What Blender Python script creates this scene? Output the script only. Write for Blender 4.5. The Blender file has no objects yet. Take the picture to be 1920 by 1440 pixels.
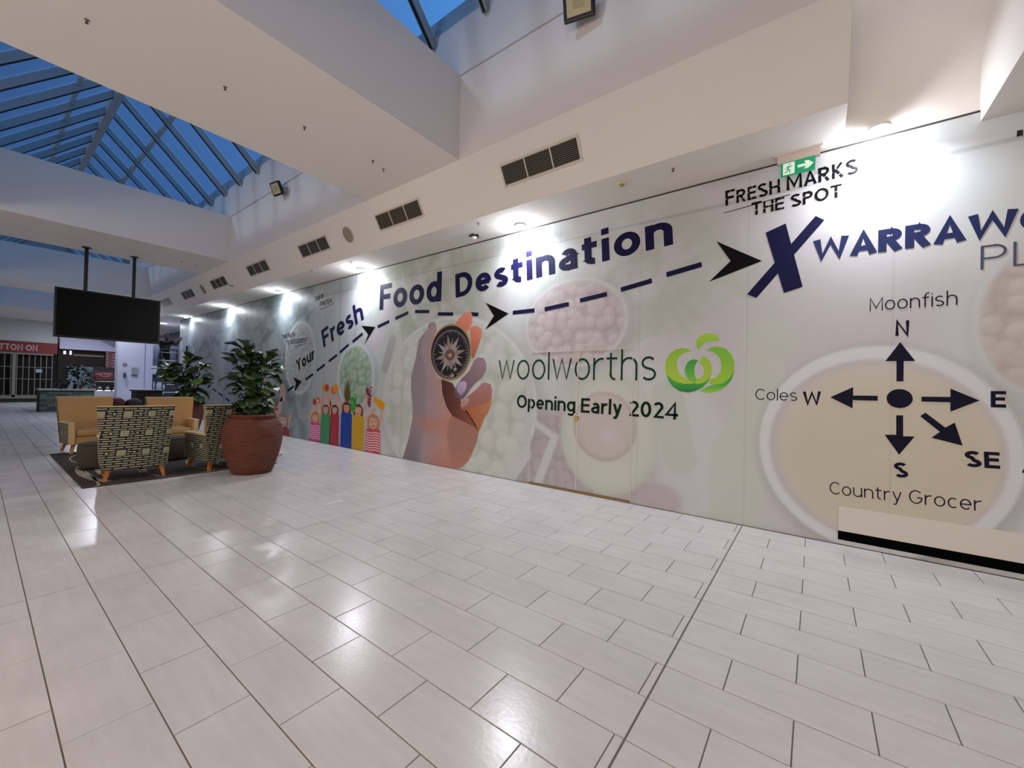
import bpy, bmesh, math, random
import numpy as np
from mathutils import Vector, Matrix, noise
from mathutils.geometry import delaunay_2d_cdt
PI = math.pi
scene = bpy.context.scene
col = scene.collection
R_ = random.Random(7)

# ------------------------------------------------------------------ camera, sky, exposure
F_PX = 757.454
YAW, PITCH, ROLL, CAM_H = 0.64334, 0.00758, 0.02272, 1.53576
def _basis():
    F = Vector((-math.sin(YAW), math.cos(YAW), 0)); Rt = Vector((math.cos(YAW), math.sin(YAW), 0)); U = Vector((0, 0, 1))
    F2 = F*math.cos(PITCH)+U*math.sin(PITCH); U2 = -F*math.sin(PITCH)+U*math.cos(PITCH)
    return Rt*math.cos(ROLL)+U2*math.sin(ROLL), -Rt*math.sin(ROLL)+U2*math.cos(ROLL), F2
RT, UP, FW = _basis()
cam = bpy.data.cameras.new('camera'); cam.sensor_width = 36; cam.sensor_fit = 'HORIZONTAL'; cam.lens = 36*F_PX/1920
cam.clip_start = 0.05; cam.clip_end = 300
cam_o = bpy.data.objects.new('camera', cam); col.objects.link(cam_o)
m = Matrix((RT, UP, -FW)).transposed().to_4x4(); m.translation = (0, 0, CAM_H); cam_o.matrix_world = m
scene.camera = cam_o

world = bpy.data.worlds.new('dusk_sky'); scene.world = world; world.use_nodes = True
wn = world.node_tree; wn.nodes.clear()
wo = wn.nodes.new('ShaderNodeOutputWorld'); bg = wn.nodes.new('ShaderNodeBackground')
tc = wn.nodes.new('ShaderNodeTexCoord'); dot = wn.nodes.new('ShaderNodeVectorMath'); dot.operation = 'DOT_PRODUCT'
dot.inputs[1].default_value = (0.30, 0.74, 0.60)          # the brighter side of the evening sky
rmp = wn.nodes.new('ShaderNodeValToRGB')
rmp.color_ramp.elements[0].position = 0.0; rmp.color_ramp.elements[0].color = (0.05, 0.11, 0.26, 1)
rmp.color_ramp.elements[1].position = 0.95; rmp.color_ramp.elements[1].color = (0.11, 0.40, 0.85, 1)
e = rmp.color_ramp.elements.new(0.45); e.color = (0.085, 0.22, 0.52, 1)
nz = wn.nodes.new('ShaderNodeTexNoise'); nz.inputs['Scale'].default_value = 3.0; nz.inputs['Detail'].default_value = 3
ad = wn.nodes.new('ShaderNodeMath'); ad.operation = 'MULTIPLY_ADD'; ad.inputs[1].default_value = 0.16
sb = wn.nodes.new('ShaderNodeMath'); sb.operation = 'SUBTRACT'; sb.inputs[1].default_value = 0.08
wn.links.new(tc.outputs['Generated'], dot.inputs[0]); wn.links.new(tc.outputs['Generated'], nz.inputs['Vector'])
wn.links.new(nz.outputs['Fac'], ad.inputs[0]); wn.links.new(dot.outputs['Value'], ad.inputs[2]); wn.links.new(ad.outputs[0], sb.inputs[0])
wn.links.new(sb.outputs[0], rmp.inputs[0]); wn.links.new(rmp.outputs[0], bg.inputs[0]); bg.inputs[1].default_value = 1.18
wn.links.new(bg.outputs[0], wo.inputs[0])
vs = scene.view_settings; vs.view_transform = 'Standard'; vs.look = 'None'; vs.gamma = 1; vs.use_curve_mapping = False
vs.exposure = 0.0
WARM_W, COOL_W, DIM_W = 42, 30.0, 40
FILL_W = 85
sun = bpy.data.lights.new('afterglow', 'SUN'); sun.energy = 0.6; sun.angle = math.radians(5); sun.color = (.80, .86, 1.0)
sun_o = bpy.data.objects.new('afterglow', sun); col.objects.link(sun_o); sun_o.rotation_euler = Vector((-.67, -2.6, 1.0)).to_track_quat('Z', 'Y').to_euler()
#       # watts: added warm panels behind the viewer, mural lamps, far hall lamps

# ------------------------------------------------------------------ key dimensions
WY = 5.3733        # mural plane
H1, H2, H3 = 4.83, 4.12, 6.06  # main ceiling, bulkhead soffit by the mural, top of the cross beams
EAVE, RIDGE_Y, RIDGE_Z = 6.84, 2.086, 8.94
YW, YI = 4.185, 4.60           # inclined face of the bulkhead runs from (YW, H1) down to (YI, H2)
J1, J2 = -0.6483, -4.3073
def pray(px, py):
    return FW + RT*((px-960)/F_PX) - UP*((py-720)/F_PX)
def W(px, py, y=WY):                 # a point of the mural (x, z)
    d = pray(px, py); t = y/d.y; return (d.x*t, CAM_H+d.z*t)
def Z(px, py, z=0.0):                # a point on a level plane
    d = pray(px, py); t = (z-CAM_H)/d.z; return (d.x*t, d.y*t)
def zoomf(x0, y0, s): return lambda x, y: W(x0+x/s, y0+y/s)

# ------------------------------------------------------------------ materials
def lin(c):
    if isinstance(c, str): c = tuple(int(c[i:i+2], 16)/255 for i in (0, 2, 4))
    return tuple((v/12.92 if v <= 0.04045 else ((v+0.055)/1.055)**2.4) for v in c[:3])+(1,)
MATS = {}
def mat(name, c='cccccc', rough=0.6, metal=0, noise_amt=0.0, noise_scale=8, bump=0.0, bump_scale=60, spec=0.5, emis=0, coat=0):
    if name in MATS: return MATS[name]
    ma = bpy.data.materials.new(name); ma.use_nodes = True; nt = ma.node_tree; b = nt.nodes['Principled BSDF']
    b.inputs['Base Color'].default_value = lin(c); b.inputs['Roughness'].default_value = rough; b.inputs['Metallic'].default_value = metal
    b.inputs['Specular IOR Level'].default_value = spec
    if coat: b.inputs['Coat Weight'].default_value = coat
    if emis: b.inputs['Emission Color'].default_value = lin(c); b.inputs['Emission Strength'].default_value = emis
    tcn = nt.nodes.new('ShaderNodeTexCoord')
    if noise_amt:
        n = nt.nodes.new('ShaderNodeTexNoise'); n.inputs['Scale'].default_value = noise_scale; n.inputs['Detail'].default_value = 5
        mr = nt.nodes.new('ShaderNodeMapRange'); mr.inputs['From Min'].default_value = 0.3; mr.inputs['From Max'].default_value = 0.7
        mr.inputs['To Min'].default_value = 1-noise_amt; mr.inputs['To Max'].default_value = 1+noise_amt
        mx = nt.nodes.new('ShaderNodeVectorMath'); mx.operation = 'SCALE'; mx.inputs[0].default_value = lin(c)[:3]
        nt.links.new(tcn.outputs['Object'], n.inputs['Vector']); nt.links.new(n.outputs['Fac'], mr.inputs['Value'])
        nt.links.new(mr.outputs[0], mx.inputs['Scale']); nt.links.new(mx.outputs[0], b.inputs['Base Color'])
    if bump:
        n2 = nt.nodes.new('ShaderNodeTexNoise'); n2.inputs['Scale'].default_value = bump_scale; n2.inputs['Detail'].default_value = 3
        bp = nt.nodes.new('ShaderNodeBump'); bp.inputs['Strength'].default_value = bump; bp.inputs['Distance'].default_value = 0.004
        nt.links.new(tcn.outputs['Object'], n2.inputs['Vector']); nt.links.new(n2.outputs['Fac'], bp.inputs['Height']); nt.links.new(bp.outputs[0], b.inputs['Normal'])
    MATS[name] = ma; return ma
def print_mat():                    # printed film: colour comes from the print, stored per point
    ma = bpy.data.materials.new('printed_film'); ma.use_nodes = True; nt = ma.node_tree; b = nt.nodes['Principled BSDF']
    a = nt.nodes.new('ShaderNodeAttribute'); a.attribute_name = 'print'; nt.links.new(a.outputs['Color'], b.inputs['Base Color'])
    b.inputs['Roughness'].default_value = 0.42; b.inputs['Specular IOR Level'].default_value = 0.3
    MATS['print'] = ma; return ma
def floor_mat():
    ma = bpy.data.materials.new('glazed_tile'); ma.use_nodes = True; nt = ma.node_tree; b = nt.nodes['Principled BSDF']
    g = nt.nodes.new('ShaderNodeNewGeometry'); oi = nt.nodes.new('ShaderNodeObjectInfo')
    n = nt.nodes.new('ShaderNodeTexNoise'); n.inputs['Scale'].default_value = 2.2; n.inputs['Detail'].default_value = 6
    st = nt.nodes.new('ShaderNodeTexNoise'); st.inputs['Scale'].default_value = 6; st.inputs['Detail'].default_value = 4
    mp = nt.nodes.new('ShaderNodeMapping'); mp.inputs['Scale'].default_value = (0.5, 3.5, 1)
    nt.links.new(g.outputs['Position'], n.inputs['Vector']); nt.links.new(g.outputs['Position'], mp.inputs['Vector']); nt.links.new(mp.outputs[0], st.inputs['Vector'])
    add = nt.nodes.new('ShaderNodeMath'); add.operation = 'ADD'; nt.links.new(n.outputs['Fac'], add.inputs[0]); nt.links.new(st.outputs['Fac'], add.inputs[1])
    ad2 = nt.nodes.new('ShaderNodeMath'); ad2.operation = 'MULTIPLY_ADD'; ad2.inputs[1].default_value = 0.25
    nt.links.new(oi.outputs['Random'], ad2.inputs[0]); nt.links.new(add.outputs[0], ad2.inputs[2])
    r = nt.nodes.new('ShaderNodeValToRGB'); r.color_ramp.elements[0].position = 0.30; r.color_ramp.elements[1].position = 0.72
    dv = nt.nodes.new('ShaderNodeMath'); dv.operation = 'MULTIPLY'; dv.inputs[1].default_value = 0.5
    nt.links.new(ad2.outputs[0], dv.inputs[0]); nt.links.new(dv.outputs[0], r.inputs[0])
    r.color_ramp.elements[0].color = lin('bfbdbc'); r.color_ramp.elements[1].color = lin('cfcdcd')
    nt.links.new(r.outputs[0], b.inputs['Base Color'])
    rr = nt.nodes.new('ShaderNodeMapRange'); rr.inputs['To Min'].default_value = 0.17; rr.inputs['To Max'].default_value = 0.29
    nt.links.new(n.outputs['Fac'], rr.inputs['Value']); nt.links.new(rr.outputs[0], b.inputs['Roughness'])
    fb = nt.nodes.new('ShaderNodeTexNoise'); fb.inputs['Scale'].default_value = 45; fb.inputs['Detail'].default_value = 3
    nt.links.new(g.outputs['Position'], fb.inputs['Vector'])
    bp = nt.nodes.new('ShaderNodeBump'); bp.inputs['Strength'].default_value = 0.25; bp.inputs['Distance'].default_value = 0.002
    nt.links.new(fb.outputs['Fac'], bp.inputs['Height']); nt.links.new(bp.outputs[0], b.inputs['Normal'])
    b.inputs['Specular IOR Level'].default_value = 0.45
    return ma
def glass_mat():
    ma = bpy.data.materials.new('tinted_glass'); ma.use_nodes = True; nt = ma.node_tree; nt.nodes.clear()
    o = nt.nodes.new('ShaderNodeOutputMaterial'); mx = nt.nodes.new('ShaderNodeMixShader'); t = nt.nodes.new('ShaderNodeBsdfTransparent'); g = nt.nodes.new('ShaderNodeBsdfGlossy')
    t.inputs[0].default_value = (0.80, 0.88, 0.94, 1); g.inputs['Roughness'].default_value = 0.03; g.inputs[0].default_value = (.8, .8, .8, 1)
    mx.inputs[0].default_value = 0.03; nt.links.new(t.outputs[0], mx.inputs[1]); nt.links.new(g.outputs[0], mx.inputs[2]); nt.links.new(mx.outputs[0], o.inputs[0])
    return ma
def fabric_mat():                   # woven blocks-and-bars upholstery
    ma = bpy.data.materials.new('patterned_upholstery'); ma.use_nodes = True; nt = ma.node_tree; b = nt.nodes['Principled BSDF']; L = nt.links.new
    tcn = nt.nodes.new('ShaderNodeTexCoord'); sp = nt.nodes.new('ShaderNodeSeparateXYZ'); L(tcn.outputs['Object'], sp.inputs[0])
    def M(op, a, b_=None, c_=None):
        n = nt.nodes.new('ShaderNodeMath'); n.operation = op
        for i, v in enumerate((a, b_, c_)):
            if v is None: continue
            if isinstance(v, (int, float)): n.inputs[i].default_value = v
            else: L(v, n.inputs[i])
        return n.outputs[0]
    u = M('ADD', sp.outputs[0], sp.outputs[1]); v = sp.outputs[2]
    fu = M('FRACT', M('DIVIDE', M('ADD', u, 5.0), 0.27)); fv = M('FRACT', M('DIVIDE', M('ADD', v, 0.02), 0.29))
    du = M('ABSOLUTE', M('SUBTRACT', fu, 0.5)); dv = M('ABSOLUTE', M('SUBTRACT', fv, 0.5))
    box = M('MULTIPLY', M('LESS_THAN', du, 0.22), M('LESS_THAN', dv, 0.19))
    inn = M('MULTIPLY', M('LESS_THAN', du, 0.17), M('LESS_THAN', dv, 0.15))
    lines = M('GREATER_THAN', M('SINE', M('MULTIPLY', fv, 2*PI*10)), 0.75)
    boxdark = M('MAXIMUM', M('SUBTRACT', box, inn), M('MULTIPLY', inn, lines))
    du2 = M('SUBTRACT', 0.5, du); dv2 = M('SUBTRACT', 0.5, dv)
    box2 = M('MULTIPLY', M('LESS_THAN', du2, 0.10), M('LESS_THAN', dv, 0.09)); in2 = M('MULTIPLY', M('LESS_THAN', du2, 0.05), M('LESS_THAN', dv, 0.045))
    cmb = nt.nodes.new('ShaderNodeCombineXYZ'); L(u, cmb.inputs[0]); L(v, cmb.inputs[1])
    br = nt.nodes.new('ShaderNodeTexBrick'); L(cmb.outputs[0], br.inputs['Vector']); br.inputs['Scale'].default_value = 1
    br.inputs['Brick Width'].default_value = 0.15; br.inputs['Row Height'].default_value = 0.034; br.inputs['Mortar Size'].default_value = 0.0105; br.inputs['Mortar Smooth'].default_value = 0.1
    br.offset = 0.5
    bk = M('MULTIPLY', br.outputs['Fac'], M('SUBTRACT', 1, M('MAXIMUM', box, box2)))
    dark = M('MINIMUM', M('ADD', M('ADD', bk, boxdark), M('SUBTRACT', box2, in2)), 1)
    mx = nt.nodes.new('ShaderNodeMix'); mx.data_type = 'RGBA'; L(dark, mx.inputs[0]); mx.inputs[6].default_value = lin('a6a48c'); mx.inputs[7].default_value = lin('15120f')
    L(mx.outputs[2], b.inputs['Base Color']); b.inputs['Roughness'].default_value = 0.85
    return ma
def wood_mat(name, c1, c2):
    ma = bpy.data.materials.new(name); ma.use_nodes = True; nt = ma.node_tree; b = nt.nodes['Principled BSDF']
    tcn = nt.nodes.new('ShaderNodeTexCoord'); mp = nt.nodes.new('ShaderNodeMapping'); mp.inputs['Scale'].default_value = (30, 30, 3)
    n = nt.nodes.new('ShaderNodeTexNoise'); n.inputs['Scale'].default_value = 1; n.inputs['Detail'].default_value = 4
    r = nt.nodes.new('ShaderNodeValToRGB'); r.color_ramp.elements[0].color = lin(c1); r.color_ramp.elements[1].color = lin(c2)
    r.color_ramp.elements[0].position = .35; r.color_ramp.elements[1].position = .65
    nt.links.new(tcn.outputs['Object'], mp.inputs[0]); nt.links.new(mp.outputs[0], n.inputs['Vector']); nt.links.new(n.outputs['Fac'], r.inputs[0]); nt.links.new(r.outputs[0], b.inputs['Base Color'])
    b.inputs['Roughness'].default_value = 0.4
    MATS[name] = ma; return ma
M_PAINT = mat('ceiling_paint', 'e2dcd6', 0.85, bump=0.08, bump_scale=25)
M_WALL = mat('wall_paint', 'd9d6d2', 0.8)
M_PRINT = print_mat(); M_TILE = floor_mat(); M_GLASS = glass_mat(); M_FAB = fabric_mat()
M_TAN = mat('tan_vinyl', 'ab8450', 0.55, noise_amt=0.05, bump=0.12, bump_scale=40)
M_WOOD = wood_mat('honey_wood', '8a5220', 'b07434')
M_BLACK = mat('black_plastic', '0b0b0c', 0.4); M_INK = mat('navy_ink', '14113a', 0.6, spec=0.12); M_BINK = mat('black_ink', '060508', 0.6, spec=0.1)
M_GREY = mat('frame_grey', 'a3a5a3', 0.6); M_WHITE = mat('white_enamel', 'e6e6e2', 0.4); M_TERRA = None

# ------------------------------------------------------------------ mesh helpers
def obj(name, bm, m=None, parent=None, loc=None, smooth=False, mats=None):
    me = bpy.data.meshes.new(name); bm.normal_update(); bm.to_mesh(me); bm.free()
    for x in (mats or ([m] if m else [])): me.materials.append(x)
    if smooth:
        for p in me.polygons: p.use_smooth = True
    o = bpy.data.objects.new(name, me); col.objects.link(o)
    if parent: o.parent = parent
    if loc: o.location = loc
    return o
def thing(name, label, cat, loc=(0, 0, 0), rotz=0, group=None):
    o = bpy.data.objects.new(name, None); col.objects.link(o); o.location = loc; o.rotation_euler = (0, 0, rotz); o.empty_display_size = .1
    o['label'] = label; o['category'] = cat
    if group: o['group'] = group
    return o
def tag(o, label, cat, group=None):
    o['label'] = label; o['category'] = cat
    if group: o['group'] = group
    return o
def struct(o): o['kind'] = 'structure'; return o
def sthing(name):
    o = bpy.data.objects.new(name, None); col.objects.link(o); o['kind'] = 'structure'; return o
def dup(root, loc, rotz=None, label=None, group=None):
    r = root.copy(); col.objects.link(r); r.location = loc
    if rotz is not None: r.rotation_euler = (0, 0, rotz)
    if label: r['label'] = label
    if group: r['group'] = group
    for ch in list(root.children):
        c = ch.copy(); col.objects.link(c); c.parent = r
        for g in list(ch.children):
            d = g.copy(); col.objects.link(d); d.parent = c
    return r
def bx(bm, x0, x1, y0, y1, z0, z1, mi=0, bev=0):
    vs_ = [bm.verts.new((x, y, z)) for z in (z0, z1) for y in (y0, y1) for x in (x0, x1)]
    fs = [bm.faces.new([vs_[i] for i in q]) for q in ((0, 2, 3, 1), (4, 5, 7, 6), (0, 1, 5, 4), (2, 6, 7, 3), (0, 4, 6, 2), (1, 3, 7, 5))]
    for f in fs: f.material_index = mi
    if bev:
        ed = {e for f in fs for e in f.edges}
        bmesh.ops.bevel(bm, geom=list(ed), offset=bev, segments=2, affect='EDGES', profile=0.6)
    return bm
def B(*a, **k): return bx(bmesh.new(), *a, **k)
def prism(bm, pts, z0, z1, mi=0, axis='z'):
    def P(p, h): return (p[0], p[1], h) if axis == 'z' else ((p[0], h, p[1]) if axis == 'y' else (h, p[0], p[1]))
    a = [bm.verts.new(P(p, z0)) for p in pts]; b = [bm.verts.new(P(p, z1)) for p in pts]; n = len(pts)
    for f in [bm.faces.new(a[::-1]), bm.faces.new(b)]+[bm.faces.new((a[i], a[(i+1) % n], b[(i+1) % n], b[i])) for i in range(n)]: f.material_index = mi
    return bm
def lathe(bm, prof, n=32, mi=0, c=(0, 0, 0), cap=True):
    rings = []
    for r, z in prof:
        rings.append([bm.verts.new((c[0]+r*math.cos(2*PI*i/n), c[1]+r*math.sin(2*PI*i/n), c[2]+z)) for i in range(n)])
    for a, b in zip(rings, rings[1:]):
        for i in range(n): bm.faces.new((a[i], a[(i+1) % n], b[(i+1) % n], b[i])).material_index = mi
    if cap:
        bm.faces.new(rings[0][::-1]).material_index = mi; bm.faces.new(rings[-1]).material_index = mi
    return bm
def tube(bm, pts, r, n=8, mi=0):
    pts = [Vector(p) for p in pts]; rs = r if isinstance(r, (list, tuple)) else [r]*len(pts); rings = []
    for i, p in enumerate(pts):
        d = (pts[min(i+1, len(pts)-1)]-pts[max(i-1, 0)]).normalized(); a = d.orthogonal().normalized() if abs(d.z) > .99 else d.cross(Vector((0, 0, 1))).normalized(); b = d.cross(a)
        rings.append([bm.verts.new(p+a*rs[i]*math.cos(2*PI*k/n)+b*rs[i]*math.sin(2*PI*k/n)) for k in range(n)])
    for a, b in zip(rings, rings[1:]):
        for i in range(n): bm.faces.new((a[i], a[(i+1) % n], b[(i+1) % n], b[i])).material_index = mi
    bm.faces.new(rings[0][::-1]).material_index = mi; bm.faces.new(rings[-1]).material_index = mi
    return bm
def beam(bm, p, q, w, d, up=Vector((0, 0, 1)), mi=0):     # a rectangular bar from p to q
    p, q = Vector(p), Vector(q); t = (q-p).normalized(); s = t.cross(up).normalized(); u = s.cross(t)
    vs_ = [bm.verts.new(b+s*a*w/2+u*c*d/2) for b in (p, q) for a, c in ((-1, -1), (1, -1), (1, 1), (-1, 1))]
    for q_ in ((3, 2, 1, 0), (4, 5, 6, 7), (0, 1, 5, 4), (1, 2, 6, 5), (2, 3, 7, 6), (3, 0, 4, 7)): bm.faces.new([vs_[i] for i in q_]).material_index = mi
    return bm
def light(name, kind, loc, power, color, size=0.1, rot=(0, 0, 0), spread=PI, parent=None):
    l = bpy.data.lights.new(name, kind); l.energy = power; l.color = color
    if kind == 'AREA': l.shape = 'DISK'; l.size = size; l.spread = spread
    else: l.shadow_soft_size = size
    o = bpy.data.objects.new(name, l); col.objects.link(o); o.location = loc; o.rotation_euler = rot
    if parent: o.parent = parent
    return o

# ------------------------------------------------------------------ floor: 300 x 600 tiles in stretcher bond, two expansion joints across
D0 = 2.9489
floor = struct(obj('floor', B(-40, 7, -8, 7.5, -0.12, -0.006), mat('grout', '77706a', 0.9)))
def phase(xm, k):
    if xm > J1: return J1+0.2906+(0 if k % 2 == 0 else 0.3)
    if xm > J2: return J2+0.3135+(0 if k % 2 == 0 else 0.3)
    return J2-0.33+(0 if k % 2 == 0 else 0.3)
tiles = []
for k in range(-36, 8):
    y0 = D0+0.3*k; y1 = y0+0.3
    if k == 8: y1 = WY
    y0 += 0.0; segs = [(-37.4, J2-3.659), (J2-3.659, J2), (J2, J1), (J1, 6.0)]
    for a, b in segs:
        ph = phase((a+b)/2, k); n0 = math.floor((a-ph)/0.6)
        xs = [a]+[ph+0.6*n for n in range(n0, n0+90) if a+0.02 < ph+0.6*n < b-0.02]+[b]
        for c, d in zip(xs, xs[1:]): tiles.append((c, d, y0, min(y1, WY-0.002) if k == 7 else y1))
def visible(t):
    x, y = (t[0]+t[1])/2, (t[2]+t[3])/2; v = Vector((x, y, -CAM_H)); dz = v.dot(FW)
    if dz < 0.5: return 0
    px, py = 960+F_PX*v.dot(RT)/dz, 720-F_PX*v.dot(UP)/dz
    if px < -120 or px > 2040 or py > 1600: return 0
    return (t[1]-t[0])*(t[3]-t[2])/dz**3
tiles.sort(key=visible, reverse=True)
G2 = 0.0028
def tile_bm(bm, w, h, cx=0, cy=0, z=0.0):
    c = 0.0015
    a = [bm.verts.new((cx+sx*w/2, cy+sy*h/2, z-0.008)) for sx, sy in ((-1, -1), (1, -1), (1, 1), (-1, 1))]
    b = [bm.verts.new((cx+sx*(w/2), cy+sy*(h/2), z-c)) for sx, sy in ((-1, -1), (1, -1), (1, 1), (-1, 1))]
    d = [bm.verts.new((cx+sx*(w/2-c), cy+sy*(h/2-c), z)) for sx, sy in ((-1, -1), (1, -1), (1, 1), (-1, 1))]
    for i in range(4):
        j = (i+1) % 4; bm.faces.new((a[i], a[j], b[j], b[i])); bm.faces.new((b[i], b[j], d[j], d[i]))
    bm.faces.new(d)
cache = {}
def gap(t):
    g0 = 0.005 if any(abs(t[0]-j) < 1e-3 for j in (J1, J2, J2-3.659)) else G2
    g1 = 0.005 if any(abs(t[1]-j) < 1e-3 for j in (J1, J2, J2-3.659)) else G2
    return t[0]+g0, t[1]-g1, t[2]+G2, t[3]-G2
for t in tiles[:300]:
    x0, x1, y0, y1 = gap(t); key = (round(x1-x0, 3), round(y1-y0, 3))
    if key not in cache:
        bm = bmesh.new(); tile_bm(bm, x1-x0, y1-y0); o = obj('floor_tile', bm, M_TILE, floor); cache[key] = o.data
    else:
        o = bpy.data.objects.new('floor_tile', cache[key]); col.objects.link(o); o.parent = floor
    o.location = ((x0+x1)/2, (y0+y1)/2, R_.uniform(-.0004, .0004)); o.rotation_euler = (R_.gauss(0, .002), R_.gauss(0, .0014), 0)
bm = bmesh.new()
for t in tiles[300:]:
    x0, x1, y0, y1 = gap(t)
    tile_bm(bm, x1-x0, y1-y0, (x0+x1)/2, (y0+y1)/2, 0)
far = obj('floor_tile', bm, M_TILE, floor); far['kind'] = 'stuff'

# ------------------------------------------------------------------ ceiling: soffits, beams, light wells, raised strip beside the mural
bm = bmesh.new(); XB = (-30.6, -23.97, -21.83, -15.30, -12.97, -6.47, -4.20)
prism(bm, [(YW, H1), (YI, H2), (WY+1.6, H2), (WY+1.6, EAVE+.3), (YW, EAVE+.3)], -38.2, 0.2, axis='x')   # bulkhead with the grilles
bx(bm, 0.2, 7, WY+0.02, WY+1.6, H2, EAVE)                  # wall above the mural at the right
prism(bm, [(WY+.02-.45+.45*math.cos(a), H1-.45+.45*math.sin(a)) for a in [PI/2*i/40 for i in range(41)]]+[(WY+.02, H1+.001)], 0.2, 1.157, axis='x')
bx(bm, 0.2, 1.157, -8, WY+0.02, H1, EAVE+.3)               # ceiling right of the bulkhead end
bx(bm, -38.2, 0.2, -8, 0.0, H1, EAVE)
bx(bm, -38.2, XB[0], 0, YW, H1, EAVE)
for a, b in ((XB[1], XB[2]), (XB[3], XB[4]), (XB[5], XB[6])): bx(bm, a, b, 0, YW, H1, H3)
bx(bm, 0.134, 0.2, 0, YW, H1, EAVE+.3)
bx(bm, 0.2, 7, -8, 7, EAVE, EAVE+.1)
ceiling = struct(obj('ceiling', bm, M_PAINT))
struct(obj('trim_1', B(1.157, 7, -8, WY+0.02, 4.012, EAVE), M_PAINT))                  # dropped bulkhead at the right
struct(obj('trim_2', B(XB[0], 0.13, YW-0.014, YW+.001, H3-0.006, H3+0.010), mat('trim_line', 'b9b5b2', .8)))
# shell out of view that closes the hall
struct(obj('wall_left', B(-38.2, 7, -8.2, -8, 0, EAVE), M_WALL)); struct(obj('wall_front', B(6, 6.2, -8, WY, 0, EAVE), M_WALL))

# ------------------------------------------------------------------ skylight over the wells: gable of rafters and panes
sky = sthing('window_1')
SP = 1.0696; XS = [-30.467+SP*i for i in range(30)]      # rafter lines
def slope(s, t, x):      # s=+1 mural side, -1 far side ; t 0 at eave .. 1 at ridge
    y = (YW if s > 0 else 0.0); return Vector((x, y+(RIDGE_Y-y)*t, EAVE+(RIDGE_Z-EAVE)*t))
first = {}
for i, x in enumerate(XS):
    for s in (1, -1):
        key = s
        if key not in first:
            bm = bmesh.new(); p, q = slope(s, -0.02, 0), slope(s, 1, 0); n = Vector((0, s*0.7071, 0.7071)); off = n*-0.055
            beam(bm, p+off, q+off, 0.095, 0.13, up=n); beam(bm, p+off*2.3, q+off*2.3, .040, .016, up=n, mi=1); o = obj('rafter', bm, None, sky, mats=[M_GREY, M_BLACK]); first[key] = o.data
        else:
            o = bpy.data.objects.new('rafter', first[key]); col.objects.link(o); o.parent = sky
        o.location = (x, 0, 0)
        if x+SP < 0.9:
            for a, b in ((0.0, 0.62), (0.62, 1.0)):
                k2 = (s, a)
                if k2 not in first:
                    bm = bmesh.new(); v = [slope(s, a+.004, .04), slope(s, a+.004, SP-.04), slope(s, b-.004, SP-.04), slope(s, b-.004, .04)]; n = Vector((0, s*.7071, .7071))
                    top = [bm.verts.new(p+n*.045) for p in v]; bot = [bm.verts.new(p+n*.037) for p in v]
                    bm.faces.new(top); bm.faces.new(bot[::-1])
                    for j in range(4): bm.faces.new((bot[j], bot[(j+1) % 4], top[(j+1) % 4], top[j]))
                    o = obj('pane', bm, M_GLASS, sky); first[k2] = o.data
                else:
                    o = bpy.data.objects.new('pane', first[k2]); col.objects.link(o); o.parent = sky
                o.location = (x, 0, 0)
obj('ridge_beam', beam(bmesh.new(), (-30.6, RIDGE_Y, RIDGE_Z-.13), (0.6, RIDGE_Y, RIDGE_Z-.13), .16, .26), M_GREY, sky)
for s in (1, -1):
    p, q = slope(s, .62, -30.6), slope(s, .62, .6); obj('purlin', beam(bmesh.new(), p, q, .08, .10), M_GREY, sky)
    p, q = slope(s, 0, -30.6), slope(s, 0, .6); obj('eave_rail', beam(bmesh.new(), p+Vector((0, 0.03*s, .02)), q+Vector((0, .03*s, .02)), .05, .05), M_GREY, sky)
for x in (-30.64, .65):
    bm = bmesh.new(); prism(bm, [(0, EAVE), (YW, EAVE), (RIDGE_Y, RIDGE_Z)], x-.04, x+.04, axis='x'); obj('gable_end', bm, M_GREY, sky)

# ------------------------------------------------------------------ the mural: printed colours
def ell_mask(X, Zc, cx, cz, rx, rz, soft=0.03, rot=0):
    dx, dz = X-cx, Zc-cz
    if rot: c, s = math.cos(rot), math.sin(rot); dx, dz = dx*c+dz*s, -dx*s+dz*c
    d = np.sqrt((dx/rx)**2+(dz/rz)**2); r = min(rx, rz); return np.clip((1-d)*r/soft+0.5, 0, 1)
def vnoise(X, Zc, sx, sz, seed):
    rs = np.random.RandomState(seed); g = rs.rand(512, 512); u = X*sx+37.3; v = Zc*sz+11.7
    i = np.floor(u).astype(int); j = np.floor(v).astype(int); a = u-i; b = v-j; a = a*a*(3-2*a); b = b*b*(3-2*b)
    G = lambda p, q: g[p % 512, q % 512]
    return (G(i, j)*(1-a)*(1-b)+G(i+1, j)*a*(1-b)+G(i, j+1)*(1-a)*b+G(i+1, j+1)*a*b)
def fbm(X, Zc, sx, sz, seed, o=4):
    s = 0; amp = 1; t = 0
    for k in range(o): s = s+amp*vnoise(X, Zc, sx*2**k, sz*2**k, seed+k); t += amp; amp *= .55
    return s/t
def beans(X, Zc, r, seed):           # packed round shapes: (shade, edge)
    rs = np.random.RandomState(seed); best = np.full(X.shape, 9.0); hx = np.zeros(X.shape); i0 = np.floor(X/r); j0 = np.floor(Zc/r); tab = rs.rand(256, 256, 3)
    for di in (-1, 0, 1):
        for dj in (-1, 0, 1):
            I = (i0+di).astype(int); J = (j0+dj).astype(int); t = tab[I % 256, J % 256]
            cx = (I+.5+(t[..., 0]-.5)*.7)*r; cz = (J+.5+(t[..., 1]-.5)*.7)*r
            d = np.hypot(X-cx, Zc-cz)/(r*.62); up = d < best; best = np.where(up, d, best); hx = np.where(up, (Zc-cz)/r*.6-(X-cx)/r*.25+t[..., 2]*.25, hx)
    return hx, np.clip(best, 0, 1.4)
def srgb(c): return np.array([int(c[i:i+2], 16)/255 for i in (0, 2, 4)])
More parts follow.
